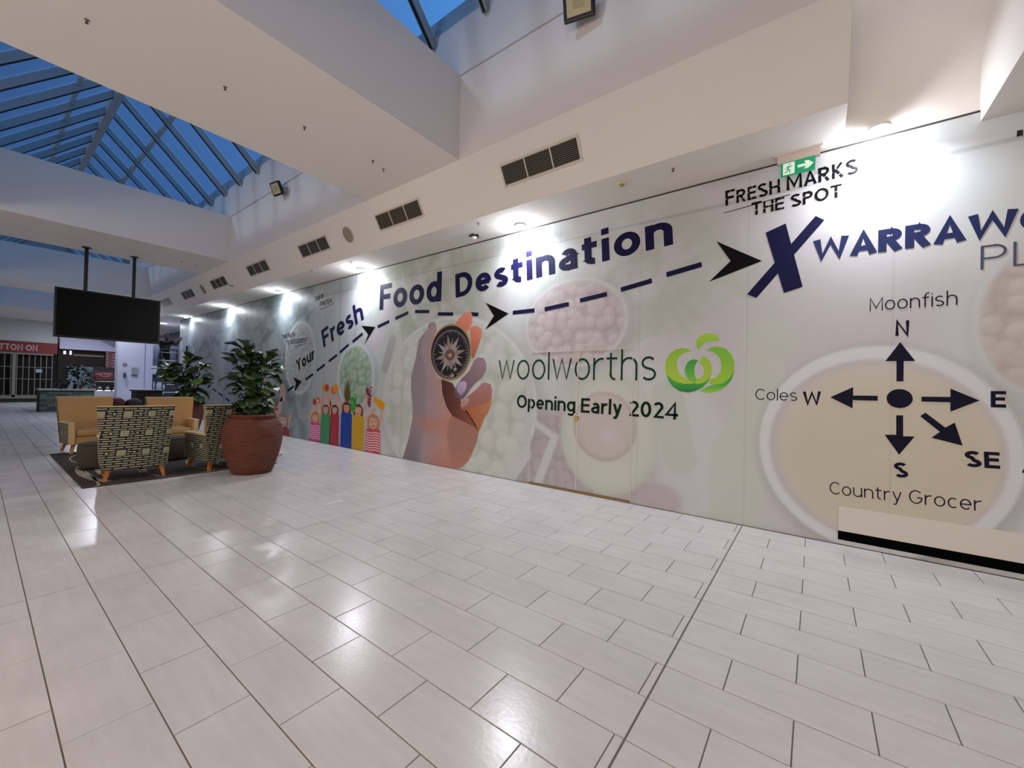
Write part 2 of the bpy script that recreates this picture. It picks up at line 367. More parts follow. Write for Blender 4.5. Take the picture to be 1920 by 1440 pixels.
def px_ell(cx, cy, l, r, t, b):      # ellipse given by its extreme pixels on the photograph
    x0 = W(l, cy)[0]; x1 = W(r, cy)[0]; z1 = W(cx, t)[1]; z0 = W(cx, b)[1]; return (x0+x1)/2, (z0+z1)/2, (x1-x0)/2, (z1-z0)/2
def paint(X, Zc):
    def mix(C, c, m_): return C*(1-m_[..., None])+np.asarray(c)*m_[..., None]
    n1 = fbm(X, Zc, .45, .45, 3); n2 = fbm(X, Zc, 2.2, 2.2, 9); n3 = fbm(X, Zc, 1.1, 4.5, 21); n4 = fbm(X, Zc, 4.5, .8, 33)
    u_ = X*.82+Zc*.57+.35*(fbm(X, Zc, .9, .9, 61)-.5)*2; v_ = -X*.57+Zc*.82+.35*(fbm(X, Zc, .9, .9, 71)-.5)*2
    n3 = fbm(u_, v_, 1.1, 4.2, 21); n4 = fbm(v_, u_, 1.2, 5.0, 33); n5 = fbm(u_-v_*.6, v_+u_*.4, 1.0, 3.0, 83)
    C = np.zeros(X.shape+(3,))+srgb('d9d8d6')
    C = mix(C, srgb('c6cac0'), np.clip((n1-.46)*5, 0, 1)*.7)
    C = mix(C, srgb('c0c4b6'), np.clip((n2-.54)*6, 0, 1)*np.clip((n1-.42)*5, 0, 1)*.5)
    C = mix(C, srgb('dcdad4'), np.clip((.45-n2)*5, 0, 1)*.6)
    C = mix(C, srgb('cfc6c6'), np.clip((.44-n1)*6, 0, 1)*.8)
    # leafy area behind the headline
    lf = ell_mask(X, Zc, -6.2, 3.4, 1.9, 1.0, .5)*np.clip((n4*.5+n3*.5-.38)*5, 0, 1); C = mix(C, srgb('b2baa5'), lf*.75)
    lf = ell_mask(X, Zc, -2.0, 2.9, 1.7, 1.0, .5)*np.clip((n3*.6+n4*.4-.42)*5, 0, 1); C = mix(C, srgb('bcc0b0'), lf*.65)
    # herbs at the far end: cooler, darker, streaked
    fe = np.clip((-7.6-X)/3.5, 0, 1); C = mix(C, srgb('7d8789'), fe*(.6+.4*np.clip((n4-.35)*3, 0, 1))*.9)
    C = mix(C, srgb('5c6c66'), fe*np.clip((n5-.5)*6, 0, 1)*.6)
    C = mix(C, srgb('a8aeb4'), fe*np.clip((.42-n3)*7, 0, 1)*.6)
    # white timber boards seen upright left of the bowls
    bd = np.clip((X+10.9)/.3, 0, 1)*np.clip((-8.2-X)/.6, 0, 1); C = mix(C, srgb('c3c6c6'), bd*.6)
    C = mix(C, srgb('878e8f'), bd*np.clip(1-np.abs(((X/.34) % 1)-.5)/.05, 0, 1)*.6)
    def bowl(e, rim, rimw, fill, kind, seed, r=.16, shade='8f9a80', a=1.0, rot=0):
        nonlocal C
        cx, cz, rx, rz = e
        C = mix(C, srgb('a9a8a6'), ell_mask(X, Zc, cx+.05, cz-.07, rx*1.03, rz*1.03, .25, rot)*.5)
        C = mix(C, srgb(rim), ell_mask(X, Zc, cx, cz, rx, rz, .04, rot)*a)
        m_in = ell_mask(X, Zc, cx, cz-.01, rx-rimw, rz-rimw, .04, rot)
        C = mix(C, srgb(shade), ell_mask(X, Zc, cx, cz, rx-rimw*.9, rz-rimw*.9, .05, rot)*.5*a)
        if kind == 'beans':
            h, ed = beans(X, Zc, r, seed); F = np.zeros(X.shape+(3,))+srgb(fill)
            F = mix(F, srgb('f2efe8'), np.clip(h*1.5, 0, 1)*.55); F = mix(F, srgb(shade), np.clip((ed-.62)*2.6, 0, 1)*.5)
        else:
            F = np.zeros(X.shape+(3,))+srgb(fill); F = mix(F, srgb('cbb89a'), np.clip((n2-.5)*3, 0, 1)*.4)
            g = ell_mask(X, Zc, cx+.05, cz+.0, rx*.25, rz*.14, .05, -.2); F = mix(F, srgb('d8ceba'), g*.6)
        C = C*(1-m_in[..., None]*a)+F*m_in[..., None]*a
    # pod handle and white board under the doors
    C = mix(C, srgb('c0b2b2'), ell_mask(X, Zc, -3.0, .45, 1.3, .75, .2)*.8)
    h, ed = beans(X, Zc, .15, 90); mk = ell_mask(X, Zc, -3.0, .4, 1.2, .7, .2)
    C = mix(C, srgb('a2908e'), mk*np.clip((ed-.6)*2.5, 0, 1)*.35)
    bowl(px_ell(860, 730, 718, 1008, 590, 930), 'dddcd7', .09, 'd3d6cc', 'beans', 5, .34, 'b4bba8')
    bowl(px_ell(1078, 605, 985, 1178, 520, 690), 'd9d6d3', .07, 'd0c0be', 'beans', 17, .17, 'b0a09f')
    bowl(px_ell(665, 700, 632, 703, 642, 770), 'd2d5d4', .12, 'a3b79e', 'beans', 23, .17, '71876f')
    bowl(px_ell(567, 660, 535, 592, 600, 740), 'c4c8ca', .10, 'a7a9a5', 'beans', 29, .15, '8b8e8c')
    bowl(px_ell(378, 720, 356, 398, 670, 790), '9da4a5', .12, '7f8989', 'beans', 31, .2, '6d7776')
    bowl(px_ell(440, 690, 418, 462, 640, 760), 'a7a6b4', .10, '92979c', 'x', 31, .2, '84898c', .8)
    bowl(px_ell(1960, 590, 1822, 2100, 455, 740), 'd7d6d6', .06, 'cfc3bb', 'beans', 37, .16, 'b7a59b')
    # white bean and seed shapes in the big bowl
    for cx, cy, rx, rz, c in ((750, 660, .16, .26, 'd3d5c8'), (755, 790, .22, .45, 'cfcac0')):
        x, z = W(cx, cy); C = mix(C, srgb(c), ell_mask(X, Zc, x, z, rx, rz, .06)*.8)
    # white pan handle (angled bar) below the pink bowl
    def bar(p, q, w, c, a=1):
        nonlocal C
        (x0, z0), (x1, z1) = W(*p), W(*q); L2 = (x1-x0)**2+(z1-z0)**2; t = np.clip(((X-x0)*(x1-x0)+(Zc-z0)*(z1-z0))/L2, 0, 1)
        d = np.hypot(X-x0-t*(x1-x0), Zc-z0-t*(z1-z0)); C = mix(C, srgb(c), np.clip((w-d)/.03+.5, 0, 1)*a)
    bar((993, 700), (987, 850), .055, 'd3d1cf'); bar((1000, 790), (1040, 820), .05, 'd6d4d2'); bar((1040, 820), (1008, 905), .07, 'd6d4d2'); bar((987, 850), (950, 905), .10, 'd6d4d2')
    bar((705, 640), (738, 560), .25, 'cfc5c7', .7); bar((690, 540), (668, 600), .2, 'c7bcc2', .6); bar((722, 690), (735, 640), .12, 'a9a4a8', .6)
    # halved avocado on the doors
    cx, cz, rx, rz = px_ell(1145, 810, 1052, 1236, 700, 930)
    C = mix(C, srgb('d3d3c6'), ell_mask(X, Zc, cx, cz, rx, rz, .06)); C = mix(C, srgb('dad8cc'), ell_mask(X, Zc, cx, cz, rx*.86, rz*.88, .1))
    cx, cz, rx, rz = px_ell(1140, 795, 1075, 1194, 735, 866)
    C = mix(C, srgb('c3b3ac'), ell_mask(X, Zc, cx, cz, rx, rz, .03)); C = mix(C, srgb('d4c9c1'), ell_mask(X, Zc, cx, cz+.01, rx*.93, rz*.93, .08)); C = mix(C, srgb('dccfd0'), ell_mask(X, Zc, cx+.08, cz-.12, .12, .13, .12)*.8)
    # cucumbers, right of the doors
    for p, q, w, c in (((1250, 740), (1275, 860),   .20, 'cdd1c6'), ((1380, 850), (1375, 985), .27, 'd4d5c9'), ((1430, 700), (1405, 800), .22, 'd2d3c8')): bar(p, q, w, c, .85)
    x, z = W(1235, 935); C = mix(C, srgb('c6b7b5'), ell_mask(X, Zc, x, z, .28, .2, .08)*.8)
    x, z = W(1440, 640); C = mix(C, srgb('d0d0c4'), ell_mask(X, Zc, x, z, .3, .25, .1)*.7)
    # hummus bowl behind the wind rose
    cx, cz, rx, rz = px_ell(1665, 820, 1424, 1925, 648, 1045)
    C = mix(C, srgb('a6a5a2'), ell_mask(X, Zc, cx+.02, cz-.04, rx*1.04, rz*1.05, .12)*.5)
    C = mix(C, srgb('e4e3e4'), ell_mask(X, Zc, cx, cz, rx, rz, .025)); C = mix(C, srgb('cfc7c6'), ell_mask(X, Zc, cx, cz-.01, rx*.90, rz*.885, .03))
    C = mix(C, srgb('dacdbf'), ell_mask(X, Zc, cx+.02, cz-.02, rx*.845, rz*.83, .05)); C = mix(C, srgb('d8ccb6'), ell_mask(X, Zc, cx+.04, cz-.06, rx*.74, rz*.68, .12))
    C = mix(C, srgb('dcd0bd'), ell_mask(X, Zc, .62, .98, .16, .09, .07, .4)*.6); C = mix(C, srgb('e0d6c6'), ell_mask(X, Zc, 1.12, .6, .2, .06, .1, .5)*.4)
    # joins between the printed strips
    for s in np.arange(-22, 3, 1.25): C = C*(1-(np.abs(X-s-.1) < .012)[..., None]*.035)
    C = C*(1-(np.abs(Zc-3.79) < .016)[..., None]*.10)
    return np.clip(C*np.array([.905, .93, .955]), 0, 1)
def to_lin(C): return np.where(C <= .04045, C/12.92, ((C+.055)/1.055)**2.4)
def printed(name, verts, faces, cols, parent, y=WY):
    me = bpy.data.meshes.new(name); me.from_pydata([(v[0], y, v[1]) for v in verts], [], faces); me.update()
    a = me.color_attributes.new('print', 'FLOAT_COLOR', 'POINT'); buf = np.ones((len(verts), 4), np.float32); buf[:, :3] = to_lin(np.asarray(cols)); a.data.foreach_set('color', buf.ravel())
    me.materials.append(M_PRINT); o = bpy.data.objects.new(name, me); col.objects.link(o); o.parent = parent; return o
def sheet(name, x0, x1, z0, z1, step, parent, y=WY):
    nx = max(2, int((x1-x0)/step)+1); nzz = max(2, int((z1-z0)/step)+1); xs = np.linspace(x0, x1, nx); zs = np.linspace(z0, z1, nzz); X, Zc = np.meshgrid(xs, zs)
    C = paint(X, Zc).reshape(-1, 3); V = np.stack([X.ravel(), Zc.ravel()], 1)
    idx = np.arange(nx*nzz).reshape(nzz, nx); F = np.stack([idx[:-1, :-1], idx[:-1, 1:], idx[1:, 1:], idx[1:, :-1]], -1).reshape(-1, 4)
    return printed(name, V.tolist(), F.tolist(), C, parent, y)
DX = (-3.645, -2.81, -1.983); DZ = 2.1; YB = WY+0.006; TOP = 4.098
wall = struct(obj('wall_right', B(-22.2, DX[0], YB, WY+.12, 0, TOP), M_WALL))
bm = bmesh.new(); bx(bm, DX[0], DX[2], YB, WY+.12, DZ, TOP); bx(bm, DX[2], 6, YB, WY+.12, 0, TOP); obj('wall_board', bm, M_WALL, wall)
sheet('printed_panel', -22.2, -7.0, 0, TOP, .045, wall); sheet('printed_panel', -7.0, DX[0], 0, TOP, .022, wall)
sheet('printed_panel', DX[0], DX[2], DZ, TOP, .022, wall); sheet('printed_panel', DX[2], 2.4, 0, TOP, .02, wall)
obj('printed_panel', B(2.4, 6, WY, YB, 0, TOP), mat('plain_print', 'c6c6c0', .5), wall)
door = struct(obj('door_1', B(DX[0], DX[2], YB+.03, WY+.12, 0, DZ), mat('door_gap', '5a4632', .8)))
for a, b in ((DX[0], DX[1]), (DX[1], DX[2])):
    lf = obj('door_leaf', B(a+.006, b-.006, WY+.001, WY+.034, .03, DZ-.006), M_WALL, door); sheet('printed_panel', a+.006, b-.006, .03, DZ-.006, .02, lf)
obj('threshold', B(DX[0], DX[2], WY-.004, WY+.034, .0, .022), mat('raw_timber', '9c7a4c', .8), door)
for a in DX:
    obj('edge_strip', B(a-.008 if a != DX[0] else a-.004, a+.008 if a != DX[2] else a+.004, WY-.0045, WY+.002, .03, DZ), mat('edge_strip', 'c9c4c0', .5), door)
obj('edge_strip', B(DX[0], DX[2], WY-.0045, WY+.002, DZ-.006, DZ+.006), mat('edge_strip'), door)
tag(obj('padlock', B(DX[1]-.028, DX[1]+.022, WY-.035, WY-.006, 1.06, 1.12, bev=.006), mat('brass', 'a88a4a', .35, 1)), 'small brass padlock holding the double doors of the mural shut', 'padlock')
pl = bpy.data.objects['padlock']
bm = bmesh.new(); tube(bm, [(DX[1]-.02, WY-.02, 1.115), (DX[1]-.02, WY-.02, 1.15), (DX[1]-.003, WY-.02, 1.165), (DX[1]+.014, WY-.02, 1.15), (DX[1]+.014, WY-.02, 1.115)], .005, 6); obj('shackle', bm, mat('steel', 'b9b9b9', .3, 1), pl)
obj('hasp', B(DX[1]-.05, DX[1]+.05, WY-.012, WY-.001, 1.125, 1.165), mat('steel'), pl)
# gap line on top of the hoarding
obj('shadow_gap', B(-22.2, 6, WY+.004, WY+.10, TOP, H2), mat('shadow_gap', '3c3733', .9), wall)

# ------------------------------------------------------------------ stroke lettering (flat print)
def arc(cx, cy, rx, ry, a0, a1, n=None):
    n = n or max(4, int(abs(a1-a0)/12)); return [(cx+rx*math.cos(math.radians(a0+(a1-a0)*i/n)), cy+ry*math.sin(math.radians(a0+(a1-a0)*i/n))) for i in range(n+1)]
def glyph(ch, w, xh=.74):
    h = w/2; A = 1.04; D = -.27
    if ch == ' ': return [], .32
    if ch in 'oO0Q':
        ww, t = ((.66, xh) if ch == 'o' else ((.86, 1.0) if ch == 'O' else (.62, 1.0))); return [arc(ww/2, t/2, ww/2-h, t/2-h, 0, 360, 40)], ww
    if ch == 'c': return [arc(.3, xh/2, .3-h, xh/2-h, 48, 312)], .55
    if ch == 'C': return [arc(.42, .5, .42-h, .5-h, 42, 318)], .76
    if ch == 'G': return [arc(.42, .5, .42-h, .5-h, 42, 340)+[(.80-h, .46), (.48, .46)]], .82
    if ch == 'e': return [[(h*1.2, xh*.5), (.64-h*.6, xh*.5)], arc(.32, xh/2, .32-h, xh/2-h, -4, 316)], .64
    if ch == 'a': return [[(.56-h, 0), (.56-h, xh*.62)]+arc(.31, xh*.62, .25-h, xh*.38-h, 0, 150), [(.56-h, xh*.56), (.30, xh*.56)]+arc(.24, xh*.28+h*.3, .24-h, xh*.28-h*.8, 90, 270)+[(.3, h*.9), (.56-h, xh*.2)]], .58
    if ch == 's': return [arc(.26, xh*.75-h*.35, .25-h, xh*.25-h*.62, 35, 250, 14)+arc(.27, xh*.25+h*.35, .26-h, xh*.25-h*.62, 70, -145, 14)], .53
    if ch == 'S': return [arc(.34, .745, .33-h, .255-h, 30, 255, 18)+arc(.35, .255, .34-h, .255-h, 75, -150, 18)], .69
    if ch == 'n': return [[(h, 0), (h, xh)], [(h, xh*.5)]+arc(.31, xh*.62, .31-h, xh*.38-h, 170, 0, 12)+[(.62-h, 0)]], .62
    if ch == 'h': return [[(h, 0), (h, A)], [(h, xh*.5)]+arc(.31, xh*.62, .31-h, xh*.38-h, 170, 0, 12)+[(.62-h, 0)]], .62
    if ch == 'u': return [[(.62-h, xh), (.62-h, 0)], [(h, xh)]+arc(.31, xh*.38, .31-h, xh*.38-h, 180, 350, 12)], .62
    if ch == 'r': return [[(h, 0), (h, xh)], [(h, xh*.45)]+arc(.36, xh*.55, .36-h, xh*.45-h, 170, 80, 8)], .41
    if ch == 't': return [[(.17, 1.0-.08), (.17, .2)]+arc(.34, .2, .17, .2-h, 180, 275, 8), [(0, xh-h), (.42, xh-h)]], .43
    if ch == 'f': return [[(.17, 0), (.17, .8)]+arc(.34, .8, .17, .24-h, 180, 90, 8)+[(.42, A-h)], [(0, xh-h), (.4, xh-h)]], .41
    if ch == 'i': return [[(h, 0), (h, xh)], [(h, .86), (h, .86+w*1.02)]], w
    if ch == 'l': return [[(h, 0), (h, A)]], w
    if ch == 'd': return [[(.62-h, 0), (.62-h, A)], arc(.31, xh/2, .31-h, xh/2-h, 0, 360, 30)], .62
    if ch == 'p': return [[(h, D), (h, xh)], arc(.31, xh/2, .31-h, xh/2-h, 0, 360, 30)], .62
    if ch == 'g': return [[(.62-h, xh), (.62-h, -.08)]+arc(.31, -.06, .31-h, .21-h*.6, 0, -150, 12), arc(.31, xh/2, .31-h, xh/2-h, 0, 360, 30)], .62
    if ch == 'y': return [[(h*1.1, xh), (.31, .04)], [(.60-h*1.1, xh), (.31, .04), (.22, D+h+.02), (.06, D+h)]], .6
    if ch == 'w': return [[(h, xh), (.23, h), (.45, xh-h*.5), (.67, h), (.90-h, xh)]], .9
    if ch == 'W': return [[(h, 1), (.29, h), (.56, 1-h), (.83, h), (1.12-h, 1)]], 1.12
    if ch == 'M': return [[(h, 0), (h, 1-h*.6), (.44, .2), (.88-h, 1-h*.6), (.88-h, 0)]], .88
    if ch == 'N': return [[(h, 0), (h, 1-h*.3), (.74-h, h*.3), (.74-h, 1)]], .74
    if ch == 'H': return [[(h, 0), (h, 1)], [(.72-h, 0), (.72-h, 1)], [(h, .5), (.72-h, .5)]], .72
    if ch == 'E': return [[(h, 0), (h, 1)], [(h, h), (.62, h)], [(h, .52), (.58, .52)], [(h, 1-h), (.62, 1-h)]], .62
    if ch == 'F': return [[(h, 0), (h, 1)], [(h, .50), (.54, .50)], [(h, 1-h), (.60, 1-h)]], .6
    if ch == 'L': return [[(h, 1), (h, 0)], [(h, h), (.56, h)]], .56
    if ch == 'T': return [[(.33, 0), (.33, 1)], [(0, 1-h), (.66, 1-h)]], .66
    if ch == 'D': return [[(h, 0), (h, 1)], [(h, h), (.24, h)]+arc(.3, .5, .45-h, .5-h, -84, 84, 16)+[(.24, 1-h), (h, 1-h)]], .76
    if ch == 'P': return [[(h, 0), (h, 1)], [(h, 1-h), (.34, 1-h)]+arc(.34, .71, .29-h, .29-h, 90, -90)+[(h, .42+h)]], .64
    if ch == 'R': return [[(h, 0), (h, 1)], [(h, 1-h), (.34, 1-h)]+arc(.34, .71, .30-h, .29-h, 90, -90)+[(h, .42+h)], [(.30, .42+h), (.68-h, 0)]], .70
    if ch == 'K': return [[(h, 0), (h, 1)], [(h, .38), (.64-h, 1)], [(.25, .52), (.68-h, 0)]], .68
    if ch == 'A': return [[(h*.9, 0), (.39, 1-h*.3), (.78-h*.9, 0)], [(.17, .30), (.61, .30)]], .78
    if ch == 'Y': return [[(h, 1), (.36, .44), (.72-h, 1)], [(.36, .48), (.36, 0)]], .72
    if ch == '2': return [arc(.30, .70, .29-h, .30-h, 155, -20, 12)+[(.06+h, h), (.62, h)]], .62
    if ch == '4': return [[(.50, 0), (.50, 1-h*.5), (h*.6, .27), (.68, .27)]], .68
    if ch == '8': return [arc(.31, .74, .26-h, .26-h, 0, 360, 24), arc(.31, .27, .31-h, .27-h, 0, 360, 24)], .62
    return [[(h, 0), (h, 1)]], w
def ribbon(bm, pts, w, P, mi=0):
    closed = len(pts) > 4 and math.dist(pts[0], pts[-1]) < 1e-6; pp = [Vector(p) for p in (pts[:-1] if closed else pts)]; n = len(pp); L, Rr = [], []
    for i in range(n):
        a = pp[i-1] if (i or closed) else None; b = pp[(i+1) % n] if (i < n-1 or closed) else None; p = pp[i]
        d1 = (p-a).normalized() if a is not None else None; d2 = (b-p).normalized() if b is not None else None
        d1 = d1 or d2; d2 = d2 or d1; nn = Vector((-d1.y-d2.y, d1.x+d2.x))
        nn = nn.normalized() if nn.length > 1e-6 else Vector((-d1.y, d1.x)); c = max(.58, nn.dot(Vector((-d1.y, d1.x)))); o = nn*(w/2/c)
        L.append(bm.verts.new(P(*(p+o)))); Rr.append(bm.verts.new(P(*(p-o))))
    for i in range(n if closed else n-1):
        j = (i+1) % n; bm.faces.new((L[i], Rr[i], Rr[j], L[j])).material_index = mi
LY = WY-.0022
def write(name, s, p0, p1, h, w, m_, parent, track=.10, xh=.74, y=LY, kern=None, upright=False, axis='y', sizes=None, stencil=False):
    """lettering along the baseline p0->p1, capitals h high; strokes w (in capital heights)"""
    gl = []; x = 0
    for i, ch in enumerate(s):
        st, adv = glyph(ch, w, xh); k = 1.0 if not sizes else sizes[i]
        gl.append((st, x, k)); x += (adv+(track if ch != ' ' else 0))*k
    tot = x-track; bm = bmesh.new(); ti = [0]; b = Vector(p1)-Vector(p0); ex = b/tot; bn = b.normalized(); ey = Vector((0, h)) if upright else Vector((-bn.y, bn.x))*h
    for st, gx, k in gl:
        def P(u, v, gx=gx, k=k):
            q = Vector(p0)+ex*(gx+u*k)+ey*v*k; yy = y-.00015*ti[0] if axis == 'y' else y+.001*ti[0]; return (q.x, yy, q.y) if axis == 'y' else (yy, q.x, q.y)
        for t in st:
            ti[0] = (ti[0]+1) % 5
            if stencil and len(t) < 5:
                a_, b_ = Vector(t[0]), Vector(t[-1])
                if len(t) == 2 and (b_-a_).length > .5:
                    mid = R_.uniform(.35, .65); ribbon(bm, [a_, a_.lerp(b_, mid-.03)], w, P); ribbon(bm, [a_.lerp(b_, mid+.03), b_], w*R_.uniform(.8, 1.05), P); continue
            ribbon(bm, t, w, P)
    return obj(name, bm, m_, parent)
def poly(name, pts, m_, parent, y=LY, bm=None, mi=0):
    own = bm is None; bm = bm or bmesh.new(); vs2 = [Vector(p) for p in pts]
    r = delaunay_2d_cdt(vs2, [], [list(range(len(pts)))], 1, 1e-5); vv = [bm.verts.new((v.x, y, v.y)) for v in r[0]]
    for f in r[2]:
        try: bm.faces.new([vv[i] for i in f]).material_index = mi
        except ValueError: pass
    return obj(name, bm, m_, parent) if own else bm
write('lettering', 'Your', (-11.46, 1.84), (-10.50, 2.17), .31, .19, M_BINK, wall)
write('lettering', 'Fresh', (-10.09, 2.44), (-8.33, 3.02), .47, .19, M_INK, wall)
write('lettering', 'Food', (-7.745, 3.175), (-5.775, 3.160), .555, .195, M_INK, wall)
write('lettering', 'Destination', (-5.385, 3.175), (-1.485, 3.42), .445, .20, M_INK, wall, track=.12)
M_GREEN = mat('dark_green_ink', '0c3a24', .6, spec=.12)
write('lettering', 'woolworths', (-4.32, 1.662), (-1.668, 1.662), .42, .075, M_GREEN, wall, track=.13, xh=.77)
write('lettering', 'Opening Early 2024', (-3.918, 1.20), (-1.384, 1.168), .212, .165, mat('deep_green_ink', '08241a', .6, spec=.1), wall, track=.09)
zr = zoomf(1320, 180, 3.2); zm = zoomf(1400, 520, 3.6923); z8 = zoomf(680, 380, 2.4615); z5 = zoomf(480, 540, 4.8); z3 = zoomf(280, 540, 6.0); z7 = zoomf(720, 560, 4.365); zb = zoomf(860, 560, 3.4286)
M_NAVY = mat('navy_print', '162252', .45, spec=.3); M_DK = mat('charcoal_print', '14142a', .6, spec=.1)
write('lettering', 'WARRAWONG', (-.036, 2.955), (2.05, 2.955), .222, .235, M_NAVY, wall, track=.03)
write('lettering', 'PLAZA', (1.168, 2.676), (1.99, 2.676), .214, .075, mat('slate_print', '3a4360', .5), wall, track=.14)
write('lettering', 'Moonfish', (.428, 2.378), (1.03, 2.378), .132, .085, M_DK, wall, track=.13)
write('lettering', 'Coles', (-.543, 1.454), (-.152, 1.454), .126, .085, M_DK, wall, track=.12)
write('lettering', 'Country Grocer', (.139, .50), (1.196, .53), .128, .085, M_DK, wall, track=.13)
write('lettering', 'N', (.619, 2.118), (.716, 2.118), .145, .19, M_DK, wall); write('lettering', 'W', (-.099, 1.412), (.059, 1.418), .146, .19, M_DK, wall)
write('lettering', 'E', (1.240, 1.453), (1.328, 1.454), .144, .2, M_DK, wall); write('lettering', 'SE', (1.091, .912), (1.30, .92), .144, .2, M_DK, wall)
write('lettering', 'S', (.627, .748), (.726, .752), .145, .2, M_DK, wall); write('lettering', 'W', (1.46, 1.44), (1.60, 1.44), .14, .2, mat('deep_green_ink'), wall)
write('lettering', 'A', (1.42, .905), (1.52, .905), .14, .09, M_DK, wall)
write('lettering', 'FRESH MARKS', (-.888, 3.765), (.325, 3.80), .155, .17, M_BINK, wall, sizes=[1.18]+[1]*4+[1, 1.12]+[1]*4, stencil=True)
write('lettering', 'THE SPOT', (-.615, 3.582), (.196, 3.592), .137, .17, M_BINK, wall, sizes=[1.1]+[1]*7, stencil=True)
bm = bmesh.new(); ribbon(bm, [(-.902, 3.684), (-.25, 3.733)], .008, lambda x, z: (x, LY, z))
obj('underline', bm, M_BINK, wall)
def small(t, a, b, top): write('lettering', t, z5(*a), z5(*b), (z5(a[0], top)[1]-z5(*a)[1]), .17, M_BINK, wall, stencil=True, upright=True, track=.12)
small('THE PATH', (234, 462), (352, 436), 424); small('TO GOODNESS', (272, 512), (456, 484), 474)
small('THINK', (528, 122), (612, 88), 82); small('FRESH', (575, 168), (682, 130), 128)
bm = bmesh.new(); ribbon(bm, [z5(345, 530), z5(452, 500)], .012, lambda x, z: (x, LY, z)); ribbon(bm, [z5(578, 195), z5(705, 135)], .012, lambda x, z: (x, LY, z)); obj('underline', bm, M_BINK, wall)
for a, b in [(z5(285, 925), z5(340, 885)), (z5(445, 825), z5(515, 775)), (z5(548, 745), z5(620, 690)), (z5(655, 660), z5(730, 603)), (z5(755, 580), z5(835, 510)), (z5(870, 485), z5(960, 410)),
             (z5(1095, 350), z5(1200, 300)), (z5(1255, 275), z5(1370, 222)), (z5(1432, 212), z5(1560, 212)), (z5(1637, 233), z5(1775, 235)), (z7(712, 125), z7(773, 130)),
             (z8(693, 508), z8(793, 497)), (z8(840, 492), z8(952, 468)), (z8(1003, 452), z8(1128, 422)), (z8(1192, 402), z8(1335, 360)), (z8(1402, 333), z8(1565, 285)),
             (z3(550, 1010), z3(575, 1032)), (z3(610, 1055), z3(640, 1080)), (z3(715, 1130), z3(750, 1165)), (z3(780, 1180), z3(825, 1215)), (z3(860, 1240), z3(905, 1275)), (z3(925, 1295), z3(965, 1316)), (z3(500, 965), z3(525, 988))]:
    bm = bmesh.new(); ribbon(bm, [a, b], .066, lambda x, z: (x, LY, z)); obj('dash', bm, M_INK, wall)
for pts in ([z3(1615, 1000), z3(1715, 1050), z3(1630, 1175), z3(1650, 1065)], [z5(950, 340), z5(1075, 350), z5(975, 510), z5(1010, 420)], [z7(833, 33), z7(1020, 122), z7(828, 255), z7(900, 140)],
            [zr(75, 872), zr(348, 990), zr(30, 1115), zr(160, 990)], [z3(655, 1025), z3(692, 1103), z3(648, 1133), z3(668, 1090)]): poly('arrowhead', pts, M_BINK, wall)
bm = bmesh.new(); poly('', [zr(370, 820), zr(490, 765), zr(592, 1145), zr(480, 1182)], None, None, bm=bm); poly('', [zr(670, 720), zr(722, 745), zr(315, 1212), zr(258, 1190)], None, None, bm=bm, y=LY-.0004)
obj('cross_mark', bm, M_INK, wall)
for pts in ([(960, 580), (1063, 448), (1167, 580), (1087, 580), (1085, 720), (1037, 720), (1037, 580)], [(578, 830), (737, 760), (737, 818), (907, 820), (907, 855), (735, 850), (733, 907)],
            [(1613, 853), (1410, 770), (1410, 828), (1210, 826), (1210, 860), (1410, 865), (1410, 930)], [(955, 1090), (1035, 1090), (1035, 955), (1083, 955), (1083, 1100), (1163, 1102), (1055, 1228)],
            [(1200, 960), (1238, 937), (1375, 1040), (1440, 1005), (1495, 1165), (1278, 1110), (1338, 1070)]): poly('compass_arrow', [zm(*p) for p in pts], M_DK, wall)
poly('compass_hub', arc(.656, 1.51, .092, .092, 0, 350, 35), M_DK, wall)
poly('door_hinge_mark', [W(1907, 245), W(1918, 243), W(1918, 254), W(1906, 257)], M_BLACK, wall)

# fruit emblem, three greens, each piece graded
def graded(name, outline, f, parent, y=LY, step=.02):
    vs2 = [Vector(p) for p in outline]; xs = [p[0] for p in outline]; zs = [p[1] for p in outline]; n = len(vs2); pts = list(vs2)
    dens = []
    for i in range(n):
        a, b = vs2[i], vs2[(i+1) % n]; k = max(1, int((b-a).length/step)); dens += [a.lerp(b, j/k) for j in range(k)]
    pts = dens; n = len(pts); inside = []
    gx = np.arange(min(xs), max(xs), step); gz = np.arange(min(zs), max(zs), step)
    P = np.array([(p.x, p.y) for p in pts]); Q = np.roll(P, -1, 0)
    for zz in gz:
        cr = ((P[:, 1] > zz) != (Q[:, 1] > zz)); xc = (P[:, 0]+(zz-P[:, 1])/(Q[:, 1]-P[:, 1]+1e-12)*(Q[:, 0]-P[:, 0]))[cr]; xc.sort()
        for k in range(0, len(xc)-1, 2):
            for xx in gx[(gx > xc[k]+step*.4) & (gx < xc[k+1]-step*.4)]: inside.append(Vector((xx, zz)))
    r = delaunay_2d_cdt(pts+inside, [], [list(range(n))], 1, 1e-6); V = [(v.x, v.y) for v in r[0]]
    return printed(name, V, [list(q) for q in r[2]], [np.clip(f(x, z), 0, 1) for x, z in V], parent, y)
def lerpc(a, b, t): t = min(1, max(0, t)); return srgb(a)*(1-t)+srgb(b)*t
def S(f, pts): return [f(*p) for p in pts]
def zspan(z, a, b): return (z-a)/(b-a)
def bandring(cx, cy, R, r, a0, a1, ex=1.0, off=(0, 0)):
    return [zb(x, y) for x, y in arc(cx, cy, R, R*ex, a0, a1, 26)+arc(cx+off[0], cy+off[1], r, r*ex, a1, a0, 26)]
gl_ = lambda a, b, z0, z1: (lambda x, z: lerpc(a, b, zspan(z, z0, z1)))
